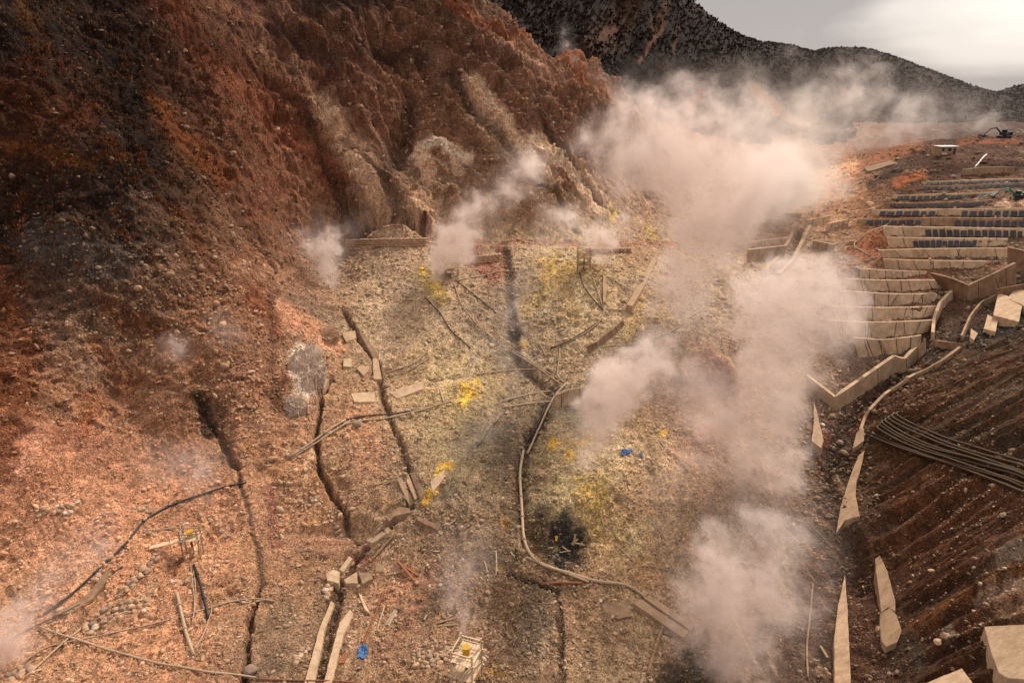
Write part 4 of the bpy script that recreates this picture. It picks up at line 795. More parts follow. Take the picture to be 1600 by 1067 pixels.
for px, h, lab, mt in [
 ([(1271,625),(1277,645),(1287,688),(1283,700),(1268,688),(1272,660)],.9,'narrow leaning wall stub below the corner of the angled channel wall',M_conc_p),
 ([(1350,668),(1350,688),(1332,701),(1338,676)],.9,'flared lower end of the curving curb wall',M_conc_p),
 ([(1352,701),(1345,730),(1338,752),(1337,775),(1344,806),(1320,812),(1306,834),(1313,792),(1328,745),(1341,712)],1.0,'long leaning wall wedge widening downhill at the foot of the right bank',M_conc_p),
 ([(1373,863),(1387,892),(1399,938),(1399,955),(1388,948),(1377,956),(1370,900),(1367,872)],1.3,'tall pointed wall wedge in the middle of the right bank foot',M_conc_p),
 ([(1375,958),(1390,949),(1401,960),(1409,985),(1402,1002),(1385,1010),(1378,1002),(1375,980)],1.0,'broken stub wall leaning against the pointed wedge',M_conc_p),
 ([(1320,897),(1324,945),(1327,1005),(1330,1080),(1304,1080),(1303,1000),(1309,950)],1.6,'long straight wall running out of the bottom edge',M_conc_p),
 ([(1538,978),(1620,974),(1615,1062),(1575,1059),(1560,1050),(1549,1020)],1.6,'large square concrete revetment at the lower right corner',M_conc),
 ([(1425,1075),(1503,1043),(1530,1080)],1.4,'sloping concrete wing wall at the bottom edge near the corner revetment',M_conc),
 ([(1560,456),(1598,472),(1592,503),(1552,492)],1.6,'big square concrete block tumbled on the dark bank',M_conc),
 ([(1543,491),(1560,498),(1556,518),(1537,513)],1.0,'middle sized tumbled concrete block left of the big one',M_conc),
 ([(1517,513),(1528,520),(1522,531),(1516,527)],.8,'smallest tumbled concrete block at the gutter end',M_conc),
 ([(1589,448),(1615,460),(1615,484),(1574,466)],1.6,'tumbled concrete block cut by the right edge',M_conc),
 ([(548,614),(585,612),(586,628),(553,627)],.35,'flat concrete slab left of the dark crack',M_conc),
 ([(608,612),(660,595),(662,607),(620,622)],.35,'long concrete slab right of the dark crack',M_conc),
 ([(534,519),(555,516),(557,528),(541,534)],.5,'concrete cube at the head of the left channel',M_conc_p),
 ([(537,560),(549,560),(549,573),(536,572)],.5,'small concrete block left of the stepped chute',M_conc),
 ([(557,575),(566,569),(576,579),(568,587)],.5,'small tilted concrete block by the stepped chute',M_conc_p),
 ([(509,895),(521,889),(531,893),(529,911),(511,906)],.8,'left block of the broken concrete weir',M_conc),
 ([(537,905),(557,893),(559,911),(541,911)],.9,'middle block of the broken concrete weir',M_conc),
 ([(559,893),(580,896),(583,903),(566,912)],.9,'right block of the broken concrete weir',M_conc_p),
 ([(517,938),(523,942),(507,985),(490,1075),(473,1075),(500,978)],.7,'left side wall of the concrete gutter at the bottom',M_conc),
 ([(547,952),(552,957),(536,992),(516,1075),(503,1075),(530,972)],.7,'right side wall of the concrete gutter at the bottom',M_conc),
 ([(560,925),(566,930),(578,958),(570,952)],.5,'low leaning slab below the weir',M_conc),
 ([(588,880),(600,882),(600,893),(586,892)],.4,'small pink square slab right of the weir',M_conc_p),
 ([(606,822),(612,828),(582,848),(572,844)],.6,'upper length of the old chute wall below the square box',M_conc),
 ([(545,868),(551,872),(536,893),(530,889)],.6,'lower length of the old chute wall above the weir',M_conc),
 ([(602,808),(622,791),(640,793),(642,800),(616,806),(608,814)],.6,'broken rim wall around the square sump',M_conc_d),
 ([(650,805),(688,820),(684,828),(652,812)],.5,'slab wall right of the square sump',M_conc_d),
 ([(620,748),(627,744),(648,785),(640,790)],.4,'left plank slab of the three lying above the sump',M_conc_p),
 ([(631,742),(638,739),(655,776),(648,780)],.4,'middle plank slab of the three lying above the sump',M_conc_p),
 ([(640,738),(648,737),(662,770),(656,777)],.4,'right plank slab of the three lying above the sump',M_conc_p),
 ([(672,752),(692,736),(696,742),(676,770)],.3,'sulphur stained slab at the head of the yellow run',M_conc),
 ([(988,941),(1002,935),(1076,986),(1068,996)],.9,'wide pale duct nearer the camera of the pair going under the steam',M_conc_p),
 ([(1006,933),(1016,929),(1084,976),(1080,984)],.9,'narrow pale duct behind the wide one',M_conc_p),
 ([(940,944),(960,938),(984,942),(987,962),(966,966),(944,956)],.3,'round low concrete pad left of the ducts',M_conc_d),
 ([(1020,402),(1026,406),(1008,445),(988,478),(979,476),(1000,440)],.5,'long yellowish chute descending from the track',M_conc_p),
 ([(942,430),(948,430),(947,472),(942,472)],.3,'narrow pale plank chute in the upper valley',M_conc_p),
 ([(582,560),(590,558),(597,592),(584,592)],.5,'lower concrete lip of the stepped chute',M_conc_p),
 ([(563,522),(569,520),(592,556),(584,560)],.5,'upper sloping run of the stepped chute',M_conc_p),
 ([(508,590),(514,592),(508,606),(503,605)],.5,'upright pale slab against the white outcrop',M_conc_p),
 ([(134,930),(168,890),(176,895),(144,935),(110,958),(82,960)],.35,'smooth mortared bank below the long black hose',M_conc_d),
 ([(1350,262),(1392,250),(1398,256),(1356,268)],.4,'dark slab edge of the road cut above the orange soil',M_conc_d),
]: prism(px, h, lab, mt)
# outcrops: rough knobs with their own distance and bulk
def outcrop(x, y, rx, ry, label, mat, dep=.6, seed=0):
    p = hit(x, y); k_ = math.hypot(p[1], CAM_Z - p[2]) / F; bm = bmesh.new(); bmesh.ops.create_icosphere(bm, subdivisions=6, radius=1)
    co = np.array([v.co[:] for v in bm.verts]); n_1 = fbm(co[:, 0] * 1.6 + seed, co[:, 2] * 1.6 + co[:, 1] * 1.3, 500 + seed, 6, .66, ridged=True); n_2 = fbm(co[:, 1] * 5 + seed, co[:, 2] * 5 + co[:, 0] * 3, 510 + seed, 4, .6)
    for v, a, b in zip(bm.verts, n_1, n_2): v.co *= 1 + .6 * a + .2 * b
    for v in bm.verts: v.co = Vector((v.co.x * rx * k_, v.co.y * rx * k_ * dep, v.co.z * ry * k_))
    me = bpy.data.meshes.new('outcrop'); bm.to_mesh(me); bm.free(); me.materials.append(mat)
    o = bpy.data.objects.new('rock_outcrop', me); COL.objects.link(o); o.location = (p[0], p[1] + .2 * rx * k_, p[2] - .1); o.rotation_euler = (-.7, 0, 0)
    return tag(o, label, 'outcrop')
M_out = simple('white_altered_rock', (196,172,150), .95, .35, .9, .9, dist=.3); M_out2 = simple('cream_altered_rock', (196,160,128), .95, .35, 1.0, .9, dist=.3); M_out3 = simple('red_brown_rock', (128,78,52), .95, .4, 1.0, .9, dist=.3)
outcrop(478,584,21,34,'grey white bleached outcrop beside the left crack',M_out,.6,1); outcrop(458,640,16,16,'small bleached knob below the grey white outcrop',M_out,.6,2); outcrop(508,528,16,12,'bleached shelf above the grey white outcrop',M_out2,.5,3)
outcrop(668,277,13,20,'cream coloured knob at the foot of the rear face, left of its neighbour',M_out2,.45,4); outcrop(706,262,12,13,'cream coloured knob at the foot of the rear face, right of its neighbour',M_out2,.45,5)
# ------------------------------------------------------------------ pipes, hoses and cables laid over the ground
def lay(pts, r, lift=None, step=7, stiff=3):
    """lay a line along the ground between surveyed points: straight in plan, spanning the small dips"""
    K = hits(pts); s = np.concatenate([[0], np.cumsum(np.hypot(*np.diff(K[:, :2], axis=0).T))]); n = max(4, int(s[-1] / 1.1)); u = np.linspace(0, s[-1], n + 1)
    g_ = np.stack([np.interp(u, s, K[:, 0]), np.interp(u, s, K[:, 1])], 1)
    for _ in range(2): g_[1:-1] = (g_[:-2] + 2 * g_[1:-1] + g_[2:]) / 4
    z = height(g_[:, 0], g_[:, 1])
    for _ in range(stiff): z[1:-1] = np.maximum(z[1:-1], (z[:-2] + z[2:]) / 2)
    for _ in range(2): z[1:-1] = (z[:-2] + 2 * z[1:-1] + z[2:]) / 4
    return np.c_[g_, z + r * .7 + (lift or 0)]
def pipe(pts, r, label, mat=None, name='pipe', cat='pipe', group=None, lift=0.08, joints=True, seg=7):
    r *= 1.35
    g_ = lay(pts, r, lift); m = MB(); m.tube(g_, r, seg); o = m.build(name, mat or M_pipe, smooth=True); tag(o, label, cat, group)
    if joints and r >= .09 and len(g_) > 4:
        for i in range(2, len(g_) - 2, 4):
            a, b = Vector(g_[i]), Vector(g_[i + 1]); d_ = (b - a).normalized() * .12; c_ = MB(); c_.tube([a - d_, a + d_], r * 1.5, 8); c_.build('pipe_joint', mat or M_pipe, o)
    return o
PIPES = [
 ([(818,705),(812,740),(815,790),(818,850),(830,876),(845,886),(880,896),(935,912),(990,918),(1012,940)],.16,M_pipe,'long bent steel pipe skirting the black pool'),
 ([(822,872),(870,894),(920,911)],.12,M_pipe,'shorter pipe laid along the inside of the long bent one'),
 ([(824,710),(838,680),(852,650),(866,620),(885,600)],.14,M_pipe,'pipe climbing from the bent pipe to the rounded wall'),
 ([(816,705),(832,680),(845,655),(856,625)],.10,M_blk,'black hose beside the pipe climbing to the rounded wall'),
 ([(845,915),(908,913)],.14,M_woodr,'short reddish pipe right of the bottom crack'),
 ([(540,665),(600,655),(660,642),(705,628)],.12,M_pipe,'pipe crossing the crack toward the yellow sulphur patch'),
 ([(452,716),(500,684),(540,657)],.14,M_pipe,'upper of two parallel pipes crossing the left crack'),
 ([(455,718),(503,688),(543,661)],.12,M_pipe,'lower of two parallel pipes crossing the left crack'),
 ([(540,657),(600,650),(650,643)],.10,M_pipe_d,'dark pipe continuing from the parallel pair'),
 ([(602,585),(640,575),(660,560),(672,540)],.08,M_pipe,'thin pipe curling above the stepped chute'),
 ([(606,588),(645,580),(668,562)],.08,M_pipe,'second thin pipe curling above the stepped chute'),
 ([(708,440),(722,480),(745,510),(770,530)],.09,M_pipe,'hose running down from the small rear well rig'),
 ([(715,442),(745,465),(775,490)],.09,M_pipe_d,'dark hose branching right of the small rear well rig'),
 ([(710,440),(760,432),(795,425)],.10,M_pipe,'pipe running level right of the small rear well rig'),
 ([(664,465),(690,495),(705,520),(735,545)],.10,M_pipe_d,'old pipe in the gully below the rear steam vent'),
 ([(888,432),(905,426),(925,428),(932,450),(942,482)],.09,M_pipe,'looped hose beneath the right rear well rig'),
 ([(905,426),(910,448),(925,468),(942,485)],.09,M_pipe_d,'dark hose looping inside the larger loop'),
 ([(925,428),(955,436),(980,455),(1000,460)],.09,M_pipe,'hose leading right from the right rear well rig'),
 ([(946,482),(938,505),(910,525),(875,543)],.11,M_pipe,'pipe curving down to the centre junction'),
 ([(942,500),(915,520),(885,538),(860,545)],.10,M_pipe_d,'dark pipe following the curving one'),
 ([(945,484),(990,486)],.08,M_pipe,'short level pipe at the head of the brown wall'),
 ([(875,545),(870,590),(884,602)],.07,M_pipe,'thin upright line from the centre junction'),
 ([(800,550),(830,570),(860,590),(880,603)],.09,M_pipe,'left pipe of the bundle meeting at the centre junction'),
 ([(806,550),(838,572),(866,590),(886,600)],.08,M_pipe,'right pipe of the bundle meeting at the centre junction'),
 ([(700,592),(760,585),(820,580),(860,586)],.08,M_pipe,'long thin pipe above the yellow sulphur patch'),
 ([(785,628),(820,618),(860,612)],.10,M_pipe,'upper pipe lying left of the rounded wall'),
 ([(785,638),(830,633),(862,628)],.12,M_pipe,'thick pipe lying left of the rounded wall'),
 ([(850,640),(845,655),(835,675)],.08,M_woodr,'rusty pipe stub below the junction'),
 ([(925,545),(990,540),(1050,520),(1100,480)],.09,M_pipe,'pipe vanishing into the main steam column'),
 ([(1023,560),(1060,540)],.08,M_pipe,'short bare pipe above the grey hollow'),
 ([(500,383),(600,388),(700,386)],.07,M_pipe_d,'thin pipe along the foot of the rubble wall'),
 ([(530,395),(600,420),(660,432)],.06,M_pipe,'thin pipe crossing the pale shelf to the rear vent'),
 ([(68,962),(120,925),(165,880),(200,850),(225,812),(270,790),(330,768),(385,755)],.11,M_blk,'long black hose running up past the left well rig'),
 ([(20,1048),(70,1012),(150,1000),(210,985),(275,965),(340,948),(400,940),(428,940)],.07,M_pipe,'pale pipe crossing the cobbled bank to the right crack'),
 ([(62,980),(80,992),(130,1003),(190,1022),(260,1042),(330,1052),(400,1060)],.09,M_pipe,'long pipe descending along the bottom left edge'),
 ([(0,1010),(40,985),(90,965),(125,945)],.06,M_pipe_d,'thin dark line at the left edge'),
 ([(40,1060),(70,1035),(95,1010),(125,985)],.08,M_pipe,'short pale pipe above the corner stones'),
 ([(298,882),(301,910),(306,950),(300,975)],.05,M_pipe,'left thin hose hanging from the left well rig'),
 ([(300,882),(305,905),(307,940),(303,965)],.05,M_pipe,'right thin hose hanging from the left well rig'),
 ([(303,884),(312,910),(320,940),(326,968)],.13,M_blk,'thick black hose below the left well rig'),
 ([(277,928),(284,960),(292,995),(303,1025)],.15,M_pipe,'thick pale pipe lying below the left rig hoses'),
 ([(274,900),(276,882),(290,865)],.14,M_rust,'bent rusty elbow pipe on the left of the rig'),
 ([(326,968),(322,990),(304,1015)],.06,M_pipe,'curled end of the thin rig hose'),
 ([(300,925),(325,930),(335,950),(320,985)],.04,M_pipe,'looped cable on the slope below the left rig'),
 ([(36,783),(60,770),(85,758)],.07,M_pipe_d,'thin stick like pipe above the red hollow'),
 ([(600,925),(585,965),(566,1012)],.09,M_woodr,'long reddish pole leading to the blue tarpaulin'),
 ([(601,948),(594,970),(588,990)],.07,M_pipe,'short pole right of the long reddish one'),
 ([(962,852),(975,865),(990,878)],.06,M_pipe,'thin stick on the yellow mound flank'),
 ([(980,890),(1003,883),(1040,893),(1080,903)],.07,M_pipe,'bent thin pipe across the foot of the yellow mound'),
 ([(1062,938),(1075,948),(1092,957)],.07,M_pipe,'short pipe entering the steam above the ducts'),
 ([(1042,965),(1032,990),(1022,1020),(1012,1055)],.16,M_conc_d,'buried pale drain running down from the ducts'),
 ([(775,862),(776,880),(775,900)],.07,M_pipe,'upright pole in the dark pit right of the steam'),
 ([(757,878),(762,895)],.06,M_pipe,'short leaning pole left of the dark pit'),
 ([(400,1062),(460,1064),(520,1066),(560,1068)],.07,M_woodr,'reddish pipe along the very bottom edge'),
 ([(1270,912),(1266,960),(1260,1010),(1262,1060)],.10,M_conc_d,'narrow drain line left of the long straight wall'),
 ([(1523,263),(1541,243)],.16,M_white,'long white pole propped on the dark slope'),
 ([(1360,400),(1330,385),(1390,350)],.10,M_pipe,'cable way down the orange mound'),
 ([(430,940),(400,942)],.05,M_pipe,'pipe end at the crack'),
 ([(855,690),(848,705),(842,715)],.07,M_pipe,'pipe stub above the bright yellow vent'),
 ([(790,645),(760,680),(745,700)],.05,M_pipe_d,'thin cable under the brown steam'),
]
for pts, r, mt, lab in PIPES: pipe(pts, r, lab, mt)
# bundle of ribbed drain hoses coming down the right bank
HOSE = [(1393,656),(1386,659),(1380,662),(1375,665),(1370,668),(1367,672),(1363,676),(1361,679),(1359,683)]
for i, (x, y) in enumerate(HOSE):
    ex, ey = 1640, 752 + i * 4.6
    pts = [(x + 10, y - 10 + i * .3), (x, y), (x + 60, y + 24 + i * 1.2), (1500, np.interp(1500, [x, ex], [y, ey]) + 1), (ex, ey)] if i < 7 else [(x, y), (x + 60, y + 24 + i * 1.2), (1500, np.interp(1500, [x, ex], [y, ey]) + 1), (ex, ey)]
    g_ = lay(pts, .20, .18, stiff=60); g_s = []
    for a, b in zip(g_[:-1], g_[1:]):
        for q in range(4): g_s.append(a + (b - a) * q / 4)
    m = MB(); m.tube(g_s, [.185 if q % 2 else .145 for q in range(len(g_s))], 8)
    tag(m.build('drain_hose', M_corr, smooth=True), 'dark ribbed drain hose, ' + ['uppermost','second from the top','third from the top','fourth from the top','middle one','fourth from the bottom','third from the bottom','second from the bottom','lowest'][i] + ' of the bundle on the right bank', 'hose', 'ribbed drain hoses in one bundle')
# single overhead cables
for (a, ya, b, yb, lab) in [((1040,585),112,(1300,860),86,'upper thin steel cable strung over the right hand steam'),((1060,640),104,(1275,915),80,'lower thin steel cable strung over the right hand steam'),((455,705),90,(760,640),118,'thin cable strung across the middle slope')]:
    A_ = at(a[0], a[1], ya); B_ = at(b[0], b[1], yb); ha = hit(*a); hb = hit(*b); m = MB(); pts = []
    for q in range(17):
        t = q / 16; p = ha * (1 - t) + hb * t; p[2] = ha[2] * (1 - t) + hb[2] * t + .6 - 1.0 * 4 * t * (1 - t) * 0; pts.append(p)
    m.tube(pts, .035, 5); tag(m.build('cable', M_pipe), lab, 'cable')

# ------------------------------------------------------------------ planks and poles lying about
def plank(a, b, label, w=.30, h=.12, mat=None, group=None, name='plank', cat='plank'):
    A_ = hit(*a); B_ = hit(*b); m = MB(); up = np.array([0, 0, h * .5 + .05]); m.bar(A_ + up, B_ + up, w, h); return tag(m.build(name, mat or M_wood), label, cat, group)
for a, b, lab, mt in [
 ((621,876),(648,908),'longest plank of the crossed pair on the red shelf',M_woodr),((624,880),(654,900),'shorter plank of the crossed pair on the red shelf',M_woodr),((602,899),(628,894),'thin plank left of the crossed pair',M_wood),
 ((655,815),(686,838),'upper plank of three below the slab wall',M_wood),((659,813),(690,836),'middle plank of three below the slab wall',M_wood),((694,826),(712,813),'plank pointing up right beside the three',M_wood),
 ((580,855),(610,838),'plank along the old chute wall',M_wood),((584,872),(614,838),'longer plank along the old chute wall',M_wood),
 ((531,1037),(545,1008),'left reddish plank of the pair above the gutter',M_woodr),((536,1037),(549,1008),'right reddish plank of the pair above the gutter',M_woodr),
 ((603,977),(618,953),'grey plank of the small stack, left',M_steel),((607,978),(620,955),'grey plank of the small stack, right',M_steel),
 ((684,974),(712,966),'upper pale plank left of the bottom steam jet',M_wood),((688,972),(706,962),'short pale plank left of the bottom steam jet',M_wood),((685,979),(716,976),'lower pale plank left of the bottom steam jet',M_wood),
 ((578,770),(604,756),'left plank of the loose stack near the three slabs',M_wood),((582,766),(610,753),'middle plank of the loose stack near the three slabs',M_wood),((588,758),(606,752),'short plank of the loose stack near the three slabs',M_wood),
 ((345,912),(368,928),'rusty beam lying below the left rig on the right',M_rust),((484,768),(505,786),'grey plank on the shelf between two cracks',M_wood),((400,940),(420,938),'short board at the bottom crack',M_wood),
 ((225,832),(272,825),'narrow board in front of the left rig stones',M_wood),((130,948),(146,938),'pink board beside the mortared bank',M_woodr),((116,952),(134,941),'board left of the pink one beside the mortared bank',M_wood),((150,912),(192,886),'long thin board below the slanting wall',M_pipe_d),
 ((895,848),(914,853),'pale stick poking out of the black pool, right hand',M_wood),((893,851),(903,843),'forked stick in the black pool',M_wood),((899,835),(896,853),'upright stick in the black pool',M_wood),((870,838),(869,846),'short yellow stick in the black pool',M_yel),
 ((305,660),(314,682),'pale beam wedged in the dark hollow of the left slope',M_wood),((312,676),(316,684),'stub of beam beside the wedged one',M_wood),((1282,1010),(1293,1028),'thin board leaning by the long straight wall',M_wood),((684,595),(694,628),'thin pole left of the yellow sulphur patch',M_pipe),((843,537),(853,556),'pale post fallen beside the central vent',M_wood),
]: plank(a, b, lab, mat=mt)

# ------------------------------------------------------------------ well rigs of scaffold, deck and valve
def rig(px, py, w, d, h, label, rz=0, levels=1, drum=True, ramp_px=None, name='well_rig', deck=M_wood, post=M_steel, mast=1.3):
    p = hit(px, py); t = empty(name, tuple(p), label, 'well rig', rz=rz)
    m = MB()
    for sx in (-1, 1):
        for sy in (-1, 1):
            q = MB(); q.tube([(sx * w / 2, sy * d / 2, -1.2), (sx * w / 2, sy * d / 2, h + mast)], .11, 7); q.build('post', post, t)
    for lv in range(levels):
        z = h * (lv + 1) / levels; nb = max(4, int(w / .32)); q = MB()
        for k in range(nb): q.box(Matrix.Translation((-w / 2 - .1 + (k + .5) * (w + .2) / nb, 0, z + random.uniform(-.01, .01))), (w + .2) / nb * .86, d + .5 + random.uniform(-.1, .2), .07)
        q.build('deck', deck, t)
        q = MB()
        for sy in (-1, 1): q.bar((-w / 2 - .3, sy * d / 2, z - .11), (w / 2 + .3, sy * d / 2, z - .11), .16, .18)
        for sx in (-1, 1): q.bar((sx * w / 2, -d / 2 - .3, z - .2), (sx * w / 2, d / 2 + .3, z - .2), .08)
        q.build('deck_frame', post, t)
    q = MB()
    for sy in (-1, 1):
        q.bar((-w / 2 - .2, sy * d / 2, h + .95), (w / 2 + .2, sy * d / 2, h + .95), .12); q.bar((-w / 2 - .2, sy * d / 2, h + .5), (w / 2 + .2, sy * d / 2, h + .5), .09)
    q.bar((-w / 2, -d / 2, h + .95), (-w / 2, d / 2, h + .95), .12); q.build('handrail', post, t)
    q = MB(); q.bar((-w / 2, -d / 2, .1), (w / 2, -d / 2, h - .2), .09); q.bar((w / 2, -d / 2 - .06, .1), (-w / 2, -d / 2 - .06, h - .2), .06); q.bar((w / 2, -d / 2, .1), (w / 2, d / 2, h - .2), .06); q.build('brace', post, t)
    if drum:
        q = MB(); r0 = .36; q.tube([(0, 0, h * .1), (0, 0, h + .1)], .14, 10); q.build('well_pipe', M_rust, t)
        q = MB(); q.tube([(0, 0, h + .05), (0, 0, h + .12), (0, 0, h + .85), (0, 0, h + .9)], [r0 * 1.1, r0, r0, r0 * 1.12], 16); q.tube([(0, 0, h + .9), (0, 0, h + .96)], r0 * 1.2, 16); q.build('wellhead_drum', M_yel, t, smooth=False)
    return t
r1 = rig(730,1068,2.3,2.5,4.0,'scaffold well rig with two plank decks and a yellow drum at the bottom edge', rz=-.35, levels=2, deck=M_deck, post=M_deck)
q = MB()
for k in range(6): q.box(Matrix.Translation((-1.45 - k * .02, -.9 + k * .42, 4.08)) @ Matrix.Rotation(.1 * k, 4, 'Z'), 1.0, .2, .06)
q.build('side_boards', M_wood, r1)
r2 = rig(303,868,2.2,1.4,3.0,'scaffold well rig with a yellow valve top on the red clay at left', rz=.12, levels=1, mast=1.6, deck=M_deck)
q = MB(); q.bar((-5.3, -.2, 1.95), (1.0, .3, 2.9), .75, .10); q.build('gangway', M_deck, r2)
q = MB(); q.tube([(-2.7, -.1, -.5), (-2.7, -.1, 3.6)], .05, 6); q.build('side_pole', M_steel, r2)
q = MB(); q.tube([(0, -.5, 1.6), (.1, -.9, .9), (-.1, -1.1, .2)], .22, 9); q.tube([(-.45, -.7, 1.1), (.5, -.8, 1.1)], .14, 8); q.build('valve', M_conc_d, r2, smooth=True)
q = MB(); q.box(Matrix.Translation((1.0, -.7, 1.2)), .25, .25, .35); q.build('valve_wheel', M_yel, r2)
r3 = rig(706,432,3.0,2.4,3.6,'small scaffold rig beside the rear left steam vent', levels=2, drum=False, mast=2.0)
r4 = rig(912,422,2.8,2.4,3.2,'small scaffold rig with a yellowish drum on the rear sulphur mound', levels=2, drum=True, mast=1.8)
# ------------------------------------------------------------------ blue tarpaulins
def tarp(x, y, rx, ry, label, seed=1, name='tarpaulin'):
    p = hit(x, y); k_ = math.hypot(p[1], CAM_Z - p[2]) / F; n = 22; u = np.linspace(-1, 1, n); U, V_ = np.meshgrid(u, u)
    X = p[0] + U * rx * k_ * (1 + .25 * fbm(V_ * 1.7, U * 0 + seed, seed)); Yv = p[1] + V_ * ry * k_ * 1.3 * (1 + .3 * fbm(U * 1.7, V_ * 0, seed + 3))
    Z = height(X, Yv) + .12 + .22 * fbm(U * 2.2, V_ * 2.2, seed + 9, 4, .6, ridged=True)
    V3 = np.stack([X, Yv, Z], -1).reshape(-1, 3); o = mesh_np(name, V3, grid_faces(n, n), M_blue, smooth=False)
    s = o.modifiers.new('thick', 'SOLIDIFY'); s.thickness = .02; return tag(o, label, 'tarpaulin')
tarp(979,708,8,4,'blue tarpaulin crumpled on the sulphur mound', 3); tarp(1001,712,3,2.5,'scrap of blue tarpaulin right of the crumpled one', 5); tarp(567,1022,6,9,'blue tarpaulin at the foot of the long reddish pole', 7); tarp(150,367,2,1.2,'tiny blue sheet on the dark left slope', 9); tarp(1488,395,3,1.5,'small blue scrap on the terrace between plain walls',11)
# ------------------------------------------------------------------ rubble masonry wall along the rear shelf
def stone_wall(foot, top, label, nst, rows_, rad):
    B, T = wall_line(foot, top, 20, .3); nV = 0; Vs = []; Fs = []
    for i in range(nst):
        for r0 in range(rows_):
            u = (i + .5 * (r0 % 2) + random.uniform(.2, .6)) / nst * (len(B) - 1.01); k = min(int(u), len(B) - 2); f = u - k; b = B[k] * (1 - f) + B[k + 1] * f; tt = T[k] * (1 - f) + T[k + 1] * f
            c = b * (1 - (r0 + .3) / rows_) + tt * ((r0 + .3) / rows_); s_ = rad * random.uniform(.75, 1.2)
            v = ICV * (1 + RNG.uniform(-.2, .2, (12, 1))) * s_ * [1.15, .9, .75] + c; Vs.append(v); Fs.append(ICF + nV); nV += 12
    o = mesh_np('stone_wall', np.vstack(Vs), np.vstack(Fs), M_boul, smooth=False); return tag(o, label, 'wall')
stone_wall([(538,386),(600,385),(665,384)],[(538,374),(600,372),(665,371)],'long low wall of pale rubble stones along the rear track',60,4,.42)
stone_wall([(740,412),(780,408)],[(740,400),(780,396)],'dark rubble facing above the red soil patch',18,4,.5)
stone_wall([(915,398),(985,396)],[(915,388),(985,388)],'rubble facing right of the rear right rig',26,4,.5)
# ------------------------------------------------------------------ cabin and excavators on the far terrace
p = hit(1476, 241); cab = empty('cabin', tuple(p), 'small flat roofed cabin with two windows on the upper slope', 'cabin', rz=.12); cab.scale = (.78, .78, .78)
M_wall = simple('cabin_render', (164,136,104), .9, .15, 1, .1); q = MB(); q.box(Matrix.Translation((0, 0, 1.2)), 7.2, 3.6, 3.6); q.build('wall', M_wall, cab)
q = MB(); q.box(Matrix.Translation((0, 0, 3.12)), 7.9, 4.4, .22); q.build('roof', M_white, cab)
for x_, w_ in ((-2.4, 1.2), (.4, 1.5)):
    q = MB(); q.box(Matrix.Translation((x_, -1.82, 1.9)), w_ + .16, .08, 1.26); wf = q.build('window', M_white, cab); q = MB(); q.box(Matrix.Translation((x_, -1.88, 1.9)), w_, .04, 1.1); q.build('pane', M_glass, wf)
q = MB(); q.box(Matrix.Translation((2.6, -1.83, 1.2)), .9, .08, 2.1); q.build('door', M_panel, cab)
q = MB(); q.box(Matrix.Translation((-2.0, -2.3, .35)), 1.8, .8, .7); tag(q.build('crate', M_white), 'white crate standing against the front of the cabin', 'crate').matrix_world = Matrix.Translation(p) @ Matrix.Rotation(.12, 4, 'Z') @ Matrix.Scale(.78, 4)
def excavator(px, py, label, body, rz, s=1.0):
    p = hit(px, py); t = empty('excavator', tuple(p), label, 'excavator', rz=rz); t.scale = (s, s, s)
    for sy in (-1, 1):
        q = MB(); pr = [(-1.9, .2), (-1.6, 0), (1.6, 0), (1.9, .2), (2.0, .45), (1.7, .8), (-1.7, .8), (-2.0, .45)]; k0 = 0
        for y_ in (sy * 1.1 - .28, sy * 1.1 + .28): q.v += [(x, y_, z) for x, z in pr]
        q.f = [tuple(range(8)), tuple(reversed(range(8, 16)))] + [(i, (i + 1) % 8, 8 + (i + 1) % 8, 8 + i) for i in range(8)]; q.m = [0] * 10; fix(q.build('track', M_dark, t))
    q = MB(); q.box(Matrix.Translation((-.5, 0, 1.35)), 3.4, 2.3, .8); q.box(Matrix.Translation((-1.7, 0, 1.7)), 1.2, 2.3, 1.1); q.build('body', M_dark, t, bevel=.1)
    q = MB(); q.box(Matrix.Translation((.6, .65, 2.2)), 1.3, .95, 1.6); cb = q.build('cab', body, t, bevel=.08); q = MB(); q.box(Matrix.Translation((.75, .65, 2.4)), 1.15, 1.0, .9); q.build('window', M_glass, cb)
    for nme, a, b, w_ in (('boom', (1.0, -.2, 1.5), (3.4, -.2, 3.6), .42), ('boom', (3.4, -.2, 3.6), (5.4, -.2, 3.2), .38), ('stick', (5.4, -.2, 3.2), (7.6, -.2, 1.2), .3)):
        q = MB(); q.bar(a, b, w_ * .8, w_); q.build(nme, body, t, bevel=.04)
    q = MB(); q.box(Matrix.Translation((7.6, -.2, .8)) @ Matrix.Rotation(.5, 4, 'Y'), .8, 1.0, .8); q.build('bucket', M_dark, t, bevel=.1)
excavator(1590,312,'teal armed excavator parked on the ledge in front of the pale wall', M_teal, math.pi * .98, .78)
excavator(1568,216,'dark excavator standing on the skyline of the upper slope', M_dark, math.pi * 1.02, .95)
# ------------------------------------------------------------------ fence posts by the red mound
g1 = hits([(1127,536),(1155,541),(1154,560)]); t = empty('fence', tuple(g1[0]), 'thin two rail fence standing above the red mound', 'fence')
for i, g_ in enumerate(hits([(1127,540),(1140,543),(1154,548)])):
    q = MB(); o_ = Vector(g_ - g1[0]); q.tube([o_ + Vector((0, 0, -.5)), o_ + Vector((0, 0, 1.8))], .05, 6); q.build('post', M_pipe_d, t)
gg = hits([(1127,540),(1154,548)]) - g1[0]
for z in (1.0, 1.7): q = MB(); q.tube([Vector(gg[0]) + Vector((0, 0, z)), Vector(gg[1]) + Vector((0, 0, z))], .04, 6); q.build('rail', M_pipe_d, t)

